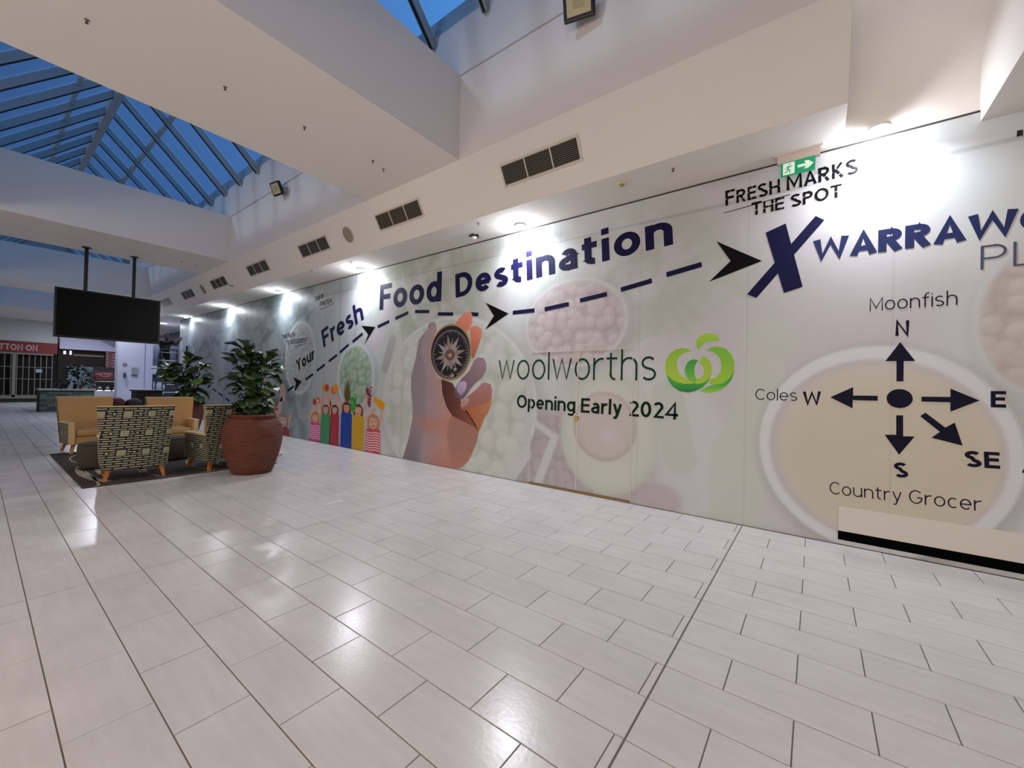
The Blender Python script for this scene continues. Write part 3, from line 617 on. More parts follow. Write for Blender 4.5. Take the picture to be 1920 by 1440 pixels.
z1_, z0_ = zb(1500, 320)[1], zb(1500, 600)[1]
graded('emblem', S(zb, [(1497, 336), (1470, 322), (1435, 317), (1390, 328), (1352, 360), (1331, 405), (1327, 450), (1338, 505), (1400, 540), (1455, 548), (1510, 545), (1540, 520), (1472, 524), (1430, 497), (1404, 455), (1402, 410), (1420, 370), (1450, 348)]), gl_('b9c83a', '86bb30', z0_, z1_), wall)
graded('emblem', S(zb, [(1336, 490), (1390, 532), (1450, 548), (1510, 545), (1562, 520), (1600, 480), (1628, 430), (1626, 480), (1608, 530), (1570, 570), (1520, 595), (1475, 604), (1420, 595), (1375, 565), (1350, 530)]), gl_('0b7a35', '35a53a', z0_, z0_+.12), wall, y=LY-.0003)
graded('emblem', S(zb, [(1590, 334), (1625, 315), (1665, 309), (1715, 322), (1752, 358), (1773, 410), (1772, 460), (1755, 510), (1720, 540), (1672, 552), (1610, 550), (1618, 520), (1655, 505), (1685, 470), (1690, 430), (1680, 385), (1650, 350), (1620, 336)]), gl_('a4c536', '6fb52c', z0_, z1_), wall)
graded('emblem', S(zb, [(1772, 462), (1755, 520), (1720, 562), (1680, 590), (1630, 605), (1590, 605), (1545, 595), (1590, 570), (1640, 553), (1700, 545), (1740, 515)]), gl_('93c83a', '1f9a38', z0_, z0_+.14), wall, y=LY-.0003)
graded('emblem', bandring(1540, 455, 88, 52, -70, 185, 1.05, (-14, 8)), gl_('a9c636', '8fbf2f', z0_, z1_), wall, y=LY-.0006)
graded('emblem', S(zb, [(1540, 395), (1505, 390), (1475, 405), (1456, 440), (1455, 480), (1475, 520), (1520, 545), (1532, 520), (1518, 495), (1515, 455), (1523, 420)]), gl_('7fc13a', '0c8a3a', z0_+.1, z1_-.05), wall, y=LY-.0009)
graded('emblem', S(zb, [(1527, 300), (1530, 265), (1552, 237), (1590, 222), (1632, 225), (1662, 240), (1678, 272), (1630, 270), (1590, 280), (1560, 302), (1540, 328)]), gl_('7db92f', 'a3c83a', zb(1600, 325)[1], zb(1600, 222)[1]), wall)

# hand holding a compass, printed large
SK = dict(mauve='8a7a8e', orange='c4734a', rose='b06a58', brown='6a3f38', pink='d98b74', dark='5b3b40')
def hand_col(x, z):
    u = (x+6.75)/1.6; v = z/2.6; nn = noise.noise((x*1.3, z*1.3, .3))*.5
    c = srgb('8f858f')*(1-min(1, max(0, (u-.34+nn*.3)*2.0)))+srgb('a3776a')*min(1, max(0, (u-.30+nn*.3)*2.2))
    k = min(1, max(0, 1-abs(v-.31-nn*.1)/.10))*min(1, max(0, 1-abs(u-.45)/.45)); c = c*(1-k*.7)+srgb('bd7a5e')*k*.7
    k = min(1, max(0, 1-v/.2))*min(1, max(0, (u-.32)*4)); c = c*(1-k*.8)+srgb('b37a6c')*k*.8
    k = min(1, max(0, 1-v/.26))*min(1, max(0, (.34-u)*6)); c = c*(1-k*.8)+srgb('75686f')*k*.8
    return c
palm = [(155, 1305), (205, 1130), (232, 985), (235, 880), (222, 760), (222, 640), (240, 570), (262, 480), (285, 340), (330, 280), (365, 245), (365, 215), (385, 190), (412, 190), (428, 215), (430, 265), (412, 300), (392, 380), (385, 470), (395, 560), (440, 650), (560, 700),
        (600, 780), (650, 880), (690, 930), (750, 1010), (775, 1090), (760, 1170), (725, 1260), (690, 1330), (640, 1380), (600, 1392), (470, 1372), (300, 1335)]
graded('printed_hand', S(z7, palm), hand_col, wall, step=.03)
def shade_poly(pts, c1, c2, ang, name='printed_finger', dy=.0003):
    P = S(z7, pts); d = Vector((math.cos(ang), math.sin(ang))); pr = [Vector(p).dot(d) for p in P]; a, b = min(pr), max(pr)
    graded(name, P, lambda x, z: lerpc(c1, c2, (Vector((x, z)).dot(d)-a)/(b-a)), wall, y=LY-dy, step=.03)
shade_poly([(470, 660), (560, 690), (600, 770), (640, 860), (700, 950), (755, 1040), (770, 1085), (740, 1050), (640, 1000), (560, 960), (510, 880), (480, 780)], '4a2c2c', '9a5a48', 0.0)
shade_poly([(655, 905), (760, 870), (885, 760), (880, 860), (850, 940), (820, 980), (795, 1050), (775, 1090), (740, 1030), (700, 960)], 'a86a4c', 'c4845f', .5)
shade_poly([(585, 200), (620, 155), (660, 115), (700, 105), (722, 125), (722, 200), (700, 240), (680, 270), (640, 250)], 'cf7a62', 'd98f7c', 1.2)
shade_poly([(700, 240), (720, 225), (760, 222), (795, 245), (803, 285), (790, 340), (770, 400), (750, 450), (735, 490), (712, 470), (715, 360)], 'a9604c', 'd88b72', 1.3)
shade_poly([(770, 480), (815, 485), (838, 530), (835, 590), (800, 650), (740, 700), (700, 750), (660, 810), (630, 828), (595, 808), (575, 765), (590, 720), (640, 650), (700, 590), (735, 510)], '6e5a66', 'a08592', .9, dy=.0006)
shade_poly([(830, 685), (872, 700), (885, 750), (880, 800), (850, 850), (780, 870), (720, 895), (665, 920), (628, 900), (622, 870), (650, 830), (700, 790), (770, 730), (800, 695)], '9c6550', 'b08088', 1.5, dy=.0005)
shade_poly([(600, 715), (625, 680), (660, 673), (678, 695), (675, 735), (655, 770), (630, 793), (605, 765), (595, 740)], 'a68fb4', 'c4b4de', 1.2, 'printed_nail', dy=.0010)
shade_poly([(628, 850), (660, 818), (695, 812), (698, 840), (680, 870), (655, 890), (632, 882)], 'b0838a', 'c49aa0', 1.2, 'printed_nail', dy=.0010)
shade_poly([(362, 240), (370, 205), (390, 190), (384, 220), (370, 245)], '8f6f80', 'a88a98', 1.2, 'printed_nail', dy=.0010)
cmp = bmesh.new(); cx_, cz_, rx_, rz_ = W(720+548/4.365, 560+440/4.365)+(0, 0); e_ = [z7(x, y) for x, y in ((380, 440), (718, 440), (548, 205), (548, 672))]
cx_ = (e_[0][0]+e_[1][0])/2; rx_ = (e_[1][0]-e_[0][0])/2; cz_ = (e_[2][1]+e_[3][1])/2; rz_ = (e_[2][1]-e_[3][1])/2
CM = [mat('compass_brass', 'b88a4e', .45), mat('compass_rim', '8c7a70', .45), mat('compass_black', '15141a', .4), mat('compass_silver', '9a8f8e', .45), mat('compass_rose', '6b4a48', .45), mat('compass_glint', 'e0a060', .45)]
poly('', arc(cx_, cz_, rx_, rz_, 0, 354, 59), None, None, bm=cmp, y=LY-.0012, mi=0)
poly('', arc(cx_, cz_-.012, rx_*.965, rz_*.955, 0, 354, 59), None, None, bm=cmp, y=LY-.0014, mi=1)
poly('', arc(cx_-.01, cz_+.005, rx_*.935, rz_*.925, 0, 354, 59), None, None, bm=cmp, y=LY-.0016, mi=2)
ribbon(cmp, arc(cx_, cz_-.03, rx_*.86, rz_*.82, 0, 360, 60), .012, lambda x, z: (x, LY-.0018, z), 3)
for k in range(16):
    a = 11+k*22.5; c, s = math.cos(math.radians(a)), math.sin(math.radians(a)); big = k % 2 == 0; r1 = (.74 if big else .62); wd = .13 if big else .05; zc = cz_-.05
    p = [(cx_+c*rx_*r1, zc+s*rz_*r1), (cx_+(c*.2-s*wd)*rx_, zc+(s*.2+c*wd)*rz_), (cx_+(c*.2+s*wd)*rx_, zc+(s*.2-c*wd)*rz_)]
    poly('', p, None, None, bm=cmp, y=LY-.0020-.00002*k, mi=3 if k % 4 else 1)
for k in range(48):
    a = math.radians(k*7.5); c, s = math.cos(a), math.sin(a); l = .72 if k % 4 == 0 else .77; ribbon(cmp, [(cx_+c*rx_*l, cz_-.03+s*rz_*l), (cx_+c*rx_*.82, cz_-.03+s*rz_*.82)], .012, lambda x, z: (x, LY-.0021, z), 3)
poly('', arc(cx_, cz_-.05, rx_*.24, rz_*.2, 0, 348, 29), None, None, bm=cmp, y=LY-.0025, mi=4); poly('', arc(cx_, cz_-.06, rx_*.1, rz_*.08, 0, 340, 17), None, None, bm=cmp, y=LY-.0027, mi=1)
poly('', arc(cx_, cz_-.06, .025, .02, 0, 320, 8), None, None, bm=cmp, y=LY-.0029, mi=5)
for q in range(9):
    a = q*40; poly('', arc(cx_+.12+.05*math.cos(a), cz_-.42+.05*math.sin(a*1.7)+.03*(q % 3), .05, .035, 0, 300, 6), None, None, bm=cmp, y=LY-.0022-.00003*q, mi=3 if q % 2 else 2)
obj('printed_compass', cmp, None, wall, mats=CM)

# printed children with raised arms and fruit
zc = zoomf(500, 700, 7.3846)
def pm(c): return mat('print_'+c, c, .45, spec=.3)
def child(px, top, w, bot, skin, hair, shirt, stripes=None, face=True, hands=None, hairlong=1.0, name='printed_child'):
    bm = bmesh.new(); mats = [pm(skin), pm(hair), pm(shirt), pm('5a2c28'), pm(stripes or 'ffffff'), pm('e9b7a0')]
    x, z = zc(px, top); hw = abs(zc(px+w, top)[0]-zc(px-w, top)[0])/2; hh = abs(zc(px, top)[1]-zc(px, top+w*3.0)[1])/2; zb0 = .003
    sh = z-2*hh*1.02
    for i, (hx, hy) in enumerate(hands or []):
        X, Zz = zc(hx, hy); s = -1 if i == 0 else 1
        poly('', [(x+s*hw*1.25, sh-.10), (x+s*hw*.55, sh+.04), (X-s*.03, Zz), (X+s*.05, Zz), (x+s*hw*1.75, (sh+Zz)/2), ][::s], None, None, bm=bm, y=LY-.0002, mi=0)
    poly('', arc(x, sh+hh*.9, hw*1.28, hh*1.22, 0, 180, 14)+[(x-hw*1.2, sh-hh*.25*hairlong), (x-hw*.6, sh-hh*.5*hairlong), (x+hw*.6, sh-hh*.5*hairlong), (x+hw*1.2, sh-hh*.25*hairlong)], None, None, bm=bm, y=LY-.0004, mi=1)
    poly('', [(x-hw*1.55, sh-.03), (x-hw*.5, sh+.03), (x+hw*.5, sh+.03), (x+hw*1.55, sh-.03), (x+hw*1.65, zb0), (x-hw*1.65, zb0)], None, None, bm=bm, y=LY-.0006, mi=2)
    if stripes:
        k = 0; zz = sh-.08
        while zz > .04:
            ribbon(bm, [(x-hw*1.55, zz), (x-hw*.5, zz-.02), (x+hw*.5, zz+.01), (x+hw*1.55, zz-.01)], .022, lambda a, b: (a, LY-.0008, b), 4); zz -= .055
    poly('', arc(x, sh+hh*.95, hw*.86, hh*.98, 0, 345, 23), None, None, bm=bm, y=LY-.0009, mi=0)
    poly('', arc(x, sh+hh*1.15, hw*.98, hh*.9, 25, 155, 10), None, None, bm=bm, y=LY-.0010, mi=1)
    for s in (-1, 1): poly('', arc(x+s*hw*.34, sh+hh*1.05, hw*.13, hh*.06, 0, 320, 8), None, None, bm=bm, y=LY-.0012, mi=3)
    poly('', arc(x, sh+hh*.42, hw*.34, hh*.13, 0, 330, 11), None, None, bm=bm, y=LY-.0012, mi=3); poly('', arc(x, sh+hh*.46, hw*.25, hh*.06, 0, 330, 11), None, None, bm=bm, y=LY-.0014, mi=5)
    poly('', arc(x+hw*.05, sh+hh*.74, hw*.10, hh*.10, 0, 320, 8), None, None, bm=bm, y=LY-.0012, mi=5)
    obj(name, bm, None, wall, mats=mats)
child(820, 435, 42, 0, 'c79a86', '6b5140', '3d8f60', hands=[(800, 250), (840, 260)], hairlong=.3)
child(945, 440, 40, 0, 'd0a088', '3c241c', 'a82f3e', hands=[(905, 290), (975, 290)])
child(1110, 400, 48, 0, 'c69480', '4a3026', '1840a0', hands=[(1085, 380), (1135, 380)])
child(1270, 430, 52, 0, 'd3a18a', '5e4236', 'd3a51f', hands=[(1195, 470), (1395, 300)])
child(675, 540, 46, 0, 'd8a88c', 'a8764a', 'c9468c', 'f0c8dc', hands=[(665, 440), (715, 400)])
child(1480, 570, 66, 0, 'd6a690', 'b08a66', 'c8505a', 'f0d0cc', hands=[(1500, 480), (1600, 500)], hairlong=.4)
child(225, 560, 60, 0, 'c0a092', '8a7a74', '8f2c3e', hands=[(215, 330), (340, 560)], hairlong=.6)
def blob(name, pts, c, dy=.0016): poly(name, S(zc, pts), pm(c), wall, y=LY-dy)
def disc(name, cx, cy, rx, ry, c, dy=.0018): blob(name, arc(cx, cy, rx, ry, 0, 340, 17), c, dy)
disc('printed_apple', 662, 395, 22, 48, 'b0362c'); disc('printed_apple', 715, 370, 26, 40, 'c0583c', .002); disc('printed_apple', 712, 378, 12, 18, 'e8d2b0', .0022)
disc('printed_orange', 795, 205, 24, 52, 'd08a30'); disc('printed_apple', 835, 200, 28, 50, 'b53a28', .002)
disc('printed_orange', 925, 235, 36, 52, 'd2661e'); disc('printed_orange', 958, 205, 40, 52, 'd98a22', .002)
bm = bmesh.new(); poly('', S(zc, arc(1118, 290, 42, 105, 0, 350, 35)), None, None, bm=bm, y=LY-.0020, mi=0)
for k in range(-6, 7):
    for s in (-1, 1):
        y_ = 290+k*15; half = 42*math.sqrt(max(0, 1-((y_-290)/105)**2)); ribbon(bm, [zc(1118-half, y_-s*14), zc(1118+half, y_+s*14)], .010, lambda a, b: (a, LY-.0022, b), 1)
for k in range(9): poly('', S(zc, [(1100+k*5, 200), (1112+k*5, 200), (1085+k*11+(k % 3)*6, 20+abs(k-4)*24+(k % 2)*40)]), None, None, bm=bm, y=LY-.0023-.00003*k, mi=2+(k % 2))
obj('printed_pineapple', bm, None, wall, mats=[pm('9a7a34'), pm('3a2a16'), pm('5c6a44'), pm('42523a')])
bm = bmesh.new(); r2 = random.Random(3)
for k in range(70):
    t = r2.random(); x = 1198+(r2.random()-.5)*(95*(1-t)+22); y_ = 290+t*250; poly('', S(zc, arc(x, y_, 12, 13, 0, 300, 5)), None, None, bm=bm, y=LY-.0020-.00001*k, mi=k % 3)
obj('printed_grapes', bm, None, wall, mats=[pm('2f9a34'), pm('4fc04a'), pm('1f7a2a')])
bm = bmesh.new()
for k in range(60):
    t = r2.random(); x = 1420+(r2.random()-.5)*(80*(1-t)+12); y_ = 195+t*270; poly('', S(zc, arc(x, y_, 11, 13, 0, 300, 5)), None, None, bm=bm, y=LY-.0020-.00001*k, mi=k % 3)
obj('printed_grapes', bm, None, wall, mats=[pm('8a2034'), pm('b84052'), pm('5c1424')])
blob('printed_mango', [(1480, 380), (1500, 310), (1525, 350), (1590, 370), (1640, 420), (1625, 495), (1570, 490), (1530, 440)], 'dd9c14')
blob('printed_drink', [(5, 260), (60, 255), (110, 290), (130, 340), (110, 420), (95, 470), (40, 470), (30, 400)], 'cfc09a'); blob('printed_scarf', [(0, 490), (160, 480), (165, 510), (60, 515), (0, 510)], 'b03030')
blob('printed_figure', [(190, 140), (240, 145), (262, 200), (262, 390), (178, 390), (190, 250)], 'b09090', .0002)

# long board along the foot of the mural at the right
bd = thing('display_board', 'long cream board with a black lower band fixed low on the mural at the right', 'board', (.211, WY, 0))
obj('panel', B(0, 2.2, -.012, -.003, .140, .388), mat('cream_board', 'd2cdc6', .6), bd); obj('band', B(0, 2.2, -.014, -.003, .050, .140), mat('band_black', '030303', .9, spec=.05), bd)

# ------------------------------------------------------------------ lamps washing the mural
lampx = [(.46, 'above the words about freshness, nearest lamp'), (-3.78, 'above the end of the word Destination'), (-8.2, 'just left of the word Food'), (-12.25, 'left of the small words about thinking'), (-16.42, 'above the dark dashes, second from the far end'), (-20.6, 'at the far end of the mural, above the ladder')]
def washer(x, lab):
    t = thing('wall_washer', lab, 'lamp', (x, 5.17, H2), 0, 'lamps washing the mural')
    bm = bmesh.new(); lathe(bm, [(.085, 0), (.09, -.012), (.085, -.03), (.06, -.034)], 28); obj('rim', bm, M_WHITE, t)
    bm = bmesh.new(); lathe(bm, [(.058, -.0345), (.058, -.046), (.045, -.056), (.02, -.060)], 24); obj('lens', bm, mat('lamp_lens', 'f2f5ff', .3, emis=60), t); return t
w1 = washer(lampx[0][0], 'glaring round white lamp '+lampx[0][1]); obj('bracket', B(-.03, .03, 0, WY-5.17+.02, 0, .02), M_WHITE, w1)
base_w = None
for i, (x, where) in enumerate(lampx):
    if i == 1: base_w = washer(x, 'glaring round white ceiling lamp '+where)
    elif i > 1: dup(base_w, (x, 5.17, H2), label='glaring round white ceiling lamp '+where)
    pw = COOL_W*(1, 1.1, 1.1, .9, .8, .25)[i]
    light('lamp_light', 'POINT', (x, 5.17, H2-.10), pw*(.75 if i else .7), (.88, .92, 1.0), .03)
    light('lamp_light', 'AREA', (x, 5.17, H2-.07), pw*1.3, (.88, .92, 1.0), .10, spread=2.6)
# unseen warm light panels added behind the viewer to light the near floor
first = None
for (x, y, w_) in ((3.2, -1.7, 'on the bulkhead right of the viewer'), (-.9, -1.9, 'just behind the viewer'), (-5.2, -2.4, 'behind the viewer at the left')):
    zz = 4.012 if x > 1.2 else H1; lab = 'added unseen square warm light panel '+w_
    if first is None:
        first = thing('added_panel_light', lab, 'light', (x, y, zz), 0, 'added warm panels'); obj('diffuser', B(-.28, .28, -.28, .28, -.012, 0), mat('warm_diffuser', 'ffe0bc', .5, emis=3), first)
    else: dup(first, (x, y, zz), label=lab)
    light('panel_light', 'AREA', (x, y, zz-.03), WARM_W*(1.7 if x < -4 else 1), (1.0, .80, .62), .5)
# unseen window-shaped light panels, added behind the viewer to brighten the ceiling
for i, (xa, xb, w_) in enumerate(((1.2, 5.6, 'right'), (-4.2, .4, 'middle'), (-9.8, -5.2, 'left'))):
    sw = thing('window_shaped_panel', 'added window-shaped light panel, unseen behind the viewer, '+w_+' one', 'window', (0, -7.9, 0)); obj('frame', B(xa-.1, xb+.1, -.06, .02, .10, 3.3), mat('panel_frame', '55534f', .5), sw)
    obj('glow_pane', B(xa, xb, .02, .03, .3, 3.1), mat('glow_pane', 'ffe9d0', .5, emis=1.2), sw)
    l = light('fill_light', 'AREA', ((xa+xb)/2, -7.8, 1.7), FILL_W, (1.0, .92, .84), 1, rot=(-PI/2, 0, PI)); l.data.shape = 'RECTANGLE'; l.data.size = xb-xa; l.data.size_y = 2.7
    l.rotation_euler = (PI/2, 0, 0)
# far hall lamps
farl = [(-24.2, 5.25, H2, 'first ceiling lamp beyond the end of the mural'), (-34, 3.6, H1, 'ceiling lamp before the red brick pier'), (-33, 5.6, H2, 'ceiling lamp before the white pier in the far hall'), (-23.45, 3.1, H1-.001, 'added lamp brightening the white pier, hidden above the screen')]  # the last lamp is added, out of sight, to brighten the white pier
first = None
for x, y, zz, lab in farl:
    if first is None:
        first = thing('downlight', 'small round '+lab, 'lamp', (x, y, zz), 0, 'far hall downlights'); obj('lens', lathe(bmesh.new(), [(.10, 0), (.10, -.012), (.06, -.02)], 20), mat('far_lens', 'f4f6ff', .4, emis=25), first)
    else: dup(first, (x, y, zz), label='small round '+lab)
    light('downlight_lamp', 'AREA', (x, y, zz-.05), DIM_W*(1.0 if x > -23 else 2.5), (.85, .88, 1.0), .15)

# ------------------------------------------------------------------ grilles, speakers, sprinklers, detector on the ceiling
TH = math.atan2(H1-H2, YI-YW); TX = -TH; LI = math.hypot(H1-H2, YI-YW)
def inc(x, t): return (x, YW+t*math.cos(TH), H1-t*math.sin(TH))      # point of the inclined face, t metres below its top edge
def tilt(o): o.rotation_euler = (TX, 0, 0); return o
gx = [-2.935, -5.85, -8.765, -11.64, -14.42, -17.33, -19.93]
names_g = ['air grille nearest, below the first light well', 'second air grille from the right, beside the round speaker', 'third air grille from the right, past the round speaker', 'fourth air grille, below the corner of the second well', 'fifth air grille with a dark cable hanging at its corner', 'sixth air grille beside a white hatch', 'farthest air grille, near the black screen']
gfirst = None
for i, cx in enumerate(gx):
    lab = 'white framed '+names_g[i]
    if gfirst is None:
        g = gfirst = thing('ceiling_grille', lab, 'vent', inc(cx, .405), 0, 'air grilles along the bulkhead'); tilt(g); w, d = 1.22, .30
        obj('duct_opening', B(-w/2+.03, w/2-.03, -d/2+.03, d/2-.03, -.0015, -.0005), mat('duct_dark', '1a1512', .9), g)
        bm = bmesh.new()
        for q in ((-w/2, w/2, -d/2, -d/2+.03), (-w/2, w/2, d/2-.03, d/2), (-w/2, -w/2+.03, -d/2+.03, d/2-.03), (w/2-.03, w/2, -d/2+.03, d/2-.03)): bx(bm, q[0], q[1], q[2], q[3], -.014, 0)
        obj('frame', bm, mat('grille_frame', 'cdc4b8', .5), g)
        for x in (-.2, .2): obj('divider', B(x-.008, x+.008, -d/2+.03, d/2-.03, -.013, -.001), mat('grille_frame'), g)
        n = 11; sl = None
        for k in range(n):
            y = -d/2+.03+(d-.06)*(k+.5)/n
            if sl is None: sl = obj('slat', beam(bmesh.new(), (-w/2+.03, 0, -.007), (w/2-.03, 0, -.007), .011, .003, up=Vector((0, .5, 1))), mat('grille_slat', '6a6259', .5), g)
            o = sl if k == 0 else sl.copy()
            if k: col.objects.link(o); o.parent = g
            o.location = (0, y, 0)
    else: dup(gfirst, inc(cx, .405), label=lab)
tag(obj('hanging_cable', tube(bmesh.new(), [inc(-13.90, .53), inc(-13.75, .60), inc(-13.60, .62)], .012, 6), M_BLACK), 'short dark cable end hanging at the corner of the fifth air grille', 'cable')
sp = tilt(thing('ceiling_speaker', 'round beige flush speaker between the second and third air grilles', 'speaker', inc(-7.43, .41), 0, 'ceiling speakers'))
obj('mesh_cover', lathe(bmesh.new(), [(.135, 0), (.135, -.006), (.12, -.010)], 32), mat('speaker_cloth', '94897a', .8, bump=.3, bump_scale=300), sp); obj('rim', lathe(bmesh.new(), [(.155, 0), (.155, -.005), (.137, -.009), (.135, -.001)], 32, cap=False), mat('speaker_rim', 'a99e90', .6), sp)
dup(sp, inc(-15.85, .42), label='round flush ceiling speaker beside the white hatch and the sixth air grille')
hp = tilt(thing('access_hatch', 'square white access hatch beside the sixth air grille', 'hatch', inc(-16.45, .41)));  obj('lid', B(-.28, .28, -.15, .15, -.014, -.002), M_WHITE, hp); obj('catch', B(.22, .26, -.02, .02, -.02, -.012), mat('steel'), hp)
spr = [((163, 37), H1, 'on the first cross beam, nearest the viewer'), ((422, 163), H1, 'on the first cross beam, second from the viewer'), ((571, 238), H1, 'on the first cross beam, third from the viewer'), ((699, 301), H1, 'second from the mural end of the first cross beam'), ((719, 317), H1, 'on the first cross beam, nearest the mural'),
       ((1262, 316), H2, 'on the strip near the smoke detector'), ((897, 418), H2, 'above the word Destination, near the lamp'), ((366, 497), H1, 'on the second cross beam by its well corner'), ((514, 491), H2, 'between the third and fourth mural lamps'), ((658, 491), H2, 'just left of the lamp beside the word Food'), ((341, 490), H1, 'on the second cross beam, left one')]
sf = None
for (p, zz, w_) in spr:
    x, y = Z(p[0], p[1], zz); y = min(max(y, 4.66) if zz == H2 else y, WY-.2)
    if sf is None:
        sf = thing('sprinkler_head', 'small dark sprinkler head '+w_, 'sprinkler', (x, y, zz), 0, 'sprinkler heads'); obj('cup', lathe(bmesh.new(), [(.02, 0), (.018, -.005), (.009, -.008)], 16), mat('sprinkler_cup', '8b6f5a', .5), sf); bm = bmesh.new(); lathe(bm, [(.005, -.008), (.005, -.030), (.014, -.031), (.014, -.034)], 10); obj('deflector', bm, mat('sprinkler_metal', '4b3a30', .4, .6), sf)
    else: dup(sf, (x, y, zz), label='small dark sprinkler head '+w_)
x, y = Z(1166, 342, H2); sd = thing('smoke_detector', 'small cream round smoke detector on the strip ceiling above the word Destination', 'detector', (x, y, H2)); obj('base', lathe(bmesh.new(), [(.055, 0), (.055, -.02), (.045, -.03)], 24), mat('detector_cream', 'c9c09a', .5), sd); obj('sensor', lathe(bmesh.new(), [(.022, -.03), (.022, -.045), (.012, -.055)], 16), mat('detector_dark', '8c8468', .5), sd)
x, y = Z(889, 441, H2); ca = thing('dome_sensor', 'small white dome on a black star-shaped bracket beside the mural', 'sensor', (x, min(y, 5.2), H2)); obj('dome', lathe(bmesh.new(), [(.045, -.03), (.042, -.05), (.02, -.07), (.004, -.075)], 20), M_WHITE, ca, smooth=True)
bm = bmesh.new()
for k in range(5): a = 2*PI*k/5; beam(bm, (0, 0, -.016), (.09*math.cos(a), .09*math.sin(a), -.012), .03, .02)
lathe(bm, [(.03, 0), (.03, -.03)], 10); obj('bracket', bm, M_BLACK, ca)

# floodlights on the well walls
def flood(px, py, s, rz, rx, label):
    x, z = W(px, py, YW); f = thing('floodlight', label, 'floodlight', (x, YW, z))
    h = bpy.data.objects.new('housing', None)
    bm = bmesh.new(); bx(bm, -s/2, s/2, -.03, .02, -s*.43, s*.43, bev=.02)
    for k in range(7): bx(bm, -s*.4+k*s*.13, -s*.4+k*s*.13+.008, .02, .045, -s*.35, s*.35)
    T = Matrix.Translation((0, -.19, 0)) @ Matrix.Rotation(rz, 4, 'Z') @ Matrix.Rotation(rx, 4, 'X')
    bmesh.ops.transform(bm, matrix=T, verts=bm.verts); ho = obj('housing', bm, M_BLACK, f)
    bm = bmesh.new(); bx(bm, -s*.38, s*.38, -.034, -.028, -s*.32, s*.32, bev=.002); bmesh.ops.transform(bm, matrix=T, verts=bm.verts); obj('lens', bm, mat('flood_lens', 'bfae86', .35), f)
    bm = bmesh.new(); bx(bm, -s*.18, s*.18, -.036, -.0335, -s*.15, s*.15); bmesh.ops.transform(bm, matrix=T, verts=bm.verts); obj('led_block', bm, mat('led_block', 'a89a70', .5), f)
    bm = bmesh.new(); bx(bm, -.06, .06, -.06, -.001, .0, .13, bev=.01); obj('junction_box', bm, M_WHITE, f)
    bm = bmesh.new()
    for sx in (-1, 1): beam(bm, (sx*s*.5, -.18, 0), (sx*s*.3, -.02, .04), .02, .006)
    beam(bm, (-s*.3, -.02, .04), (s*.3, -.02, .04), .02, .006); obj('bracket', bm, M_BLACK, f)
flood(1100, 30, .36, .25, .35, 'black square floodlight with a cream lens on the nearest light well wall')
flood(536, 360, .33, .15, .45, 'black floodlight with a white junction box on the second light well wall')

# exit sign
ex = thing('exit_sign', 'green running man exit sign with a white arrow hanging before the mural', 'sign', (0, 0, 0)); ey = 5.2
(x0, z1), (x1, _), (_, z0) = W(1464, 307, ey), W(1529, 291, ey), W(1465, 332, ey)
obj('housing', B(x0-.03, x1+.04, ey+.0, ey+.06, z1-.002, H2-.001), mat('sign_housing', 'd0c4ba', .6), ex); obj('mount_plate', B(x0-.06, x1+.06, ey-.01, ey+.09, H2-.022, H2), mat('sign_housing'), ex)
obj('panel', B(x0, x1, ey+.004, ey+.02, z0, z1), mat('exit_green', '0c9a68', .4, emis=.25), ex)
cw = x1-x0; ch = z1-z0; MW = mat('exit_white', 'd9efe0', .5, emis=.35); MG = mat('exit_green')
bm = bmesh.new(); bx(bm, x0+cw*.07, x0+cw*.41, ey+.001, ey+.004, z0+ch*.08, z1-ch*.08); obj('pictogram_field', bm, MW, ex)
Pp = lambda u, v: (x0+cw*.07+cw*.34*u, ey-.0005, z0+ch*.08+ch*.84*v)
bm = bmesh.new()
for t, w_ in (([(.50, .72), (.42, .45)], .13), ([(.46, .68), (.68, .60), (.78, .70)], .06), ([(.46, .68), (.28, .60), (.20, .45)], .06), ([(.42, .46), (.60, .32), (.58, .10)], .08), ([(.42, .46), (.36, .25), (.14, .18)], .08)): ribbon(bm, t, w_, Pp)
ribbon(bm, arc(.58, .84, .035, .035, 0, 360, 12), .07, Pp); obj('running_figure', bm, MG, ex)
bm = bmesh.new(); A = [(.50, .40), (.74, .40), (.68, .22), (.80, .22), (.95, .5), (.80, .78), (.68, .78), (.74, .60), (.50, .60)]
vv = [bm.verts.new((x0+cw*u, ey+.0035, z0+ch*v)) for u, v in A]; bm.faces.new([vv[i] for i in (0, 1, 7, 8)]); bm.faces.new([vv[i] for i in (1, 4, 7)]); bm.faces.new([vv[i] for i in (1, 2, 3, 4)]); bm.faces.new([vv[i] for i in (4, 5, 6, 7)]); obj('arrow', bm, MW, ex)

# ------------------------------------------------------------------ hanging screen
tv = thing('hanging_screen', 'large black flat screen hung on two black poles from the cross beam', 'screen', (-14.747, 2.131, 3.119))
obj('casing', B(-.10, 0, -.99, .99, -.61, .61, bev=.01), M_BLACK, tv); obj('display', B(-.001, .003, -.955, .955, -.565, .575), mat('screen_glass', '0a0b08', .3, spec=.12), tv)
for y in (-.47, .43):
    obj('pole', tube(bmesh.new(), [(-.06, y, .59), (-.06, y, 1.708)], .037, 12), M_BLACK, tv); obj('flange', lathe(bmesh.new(), [(.09, 1.688), (.09, 1.711)], 20, c=(-.06, y, 0)), M_BLACK, tv)

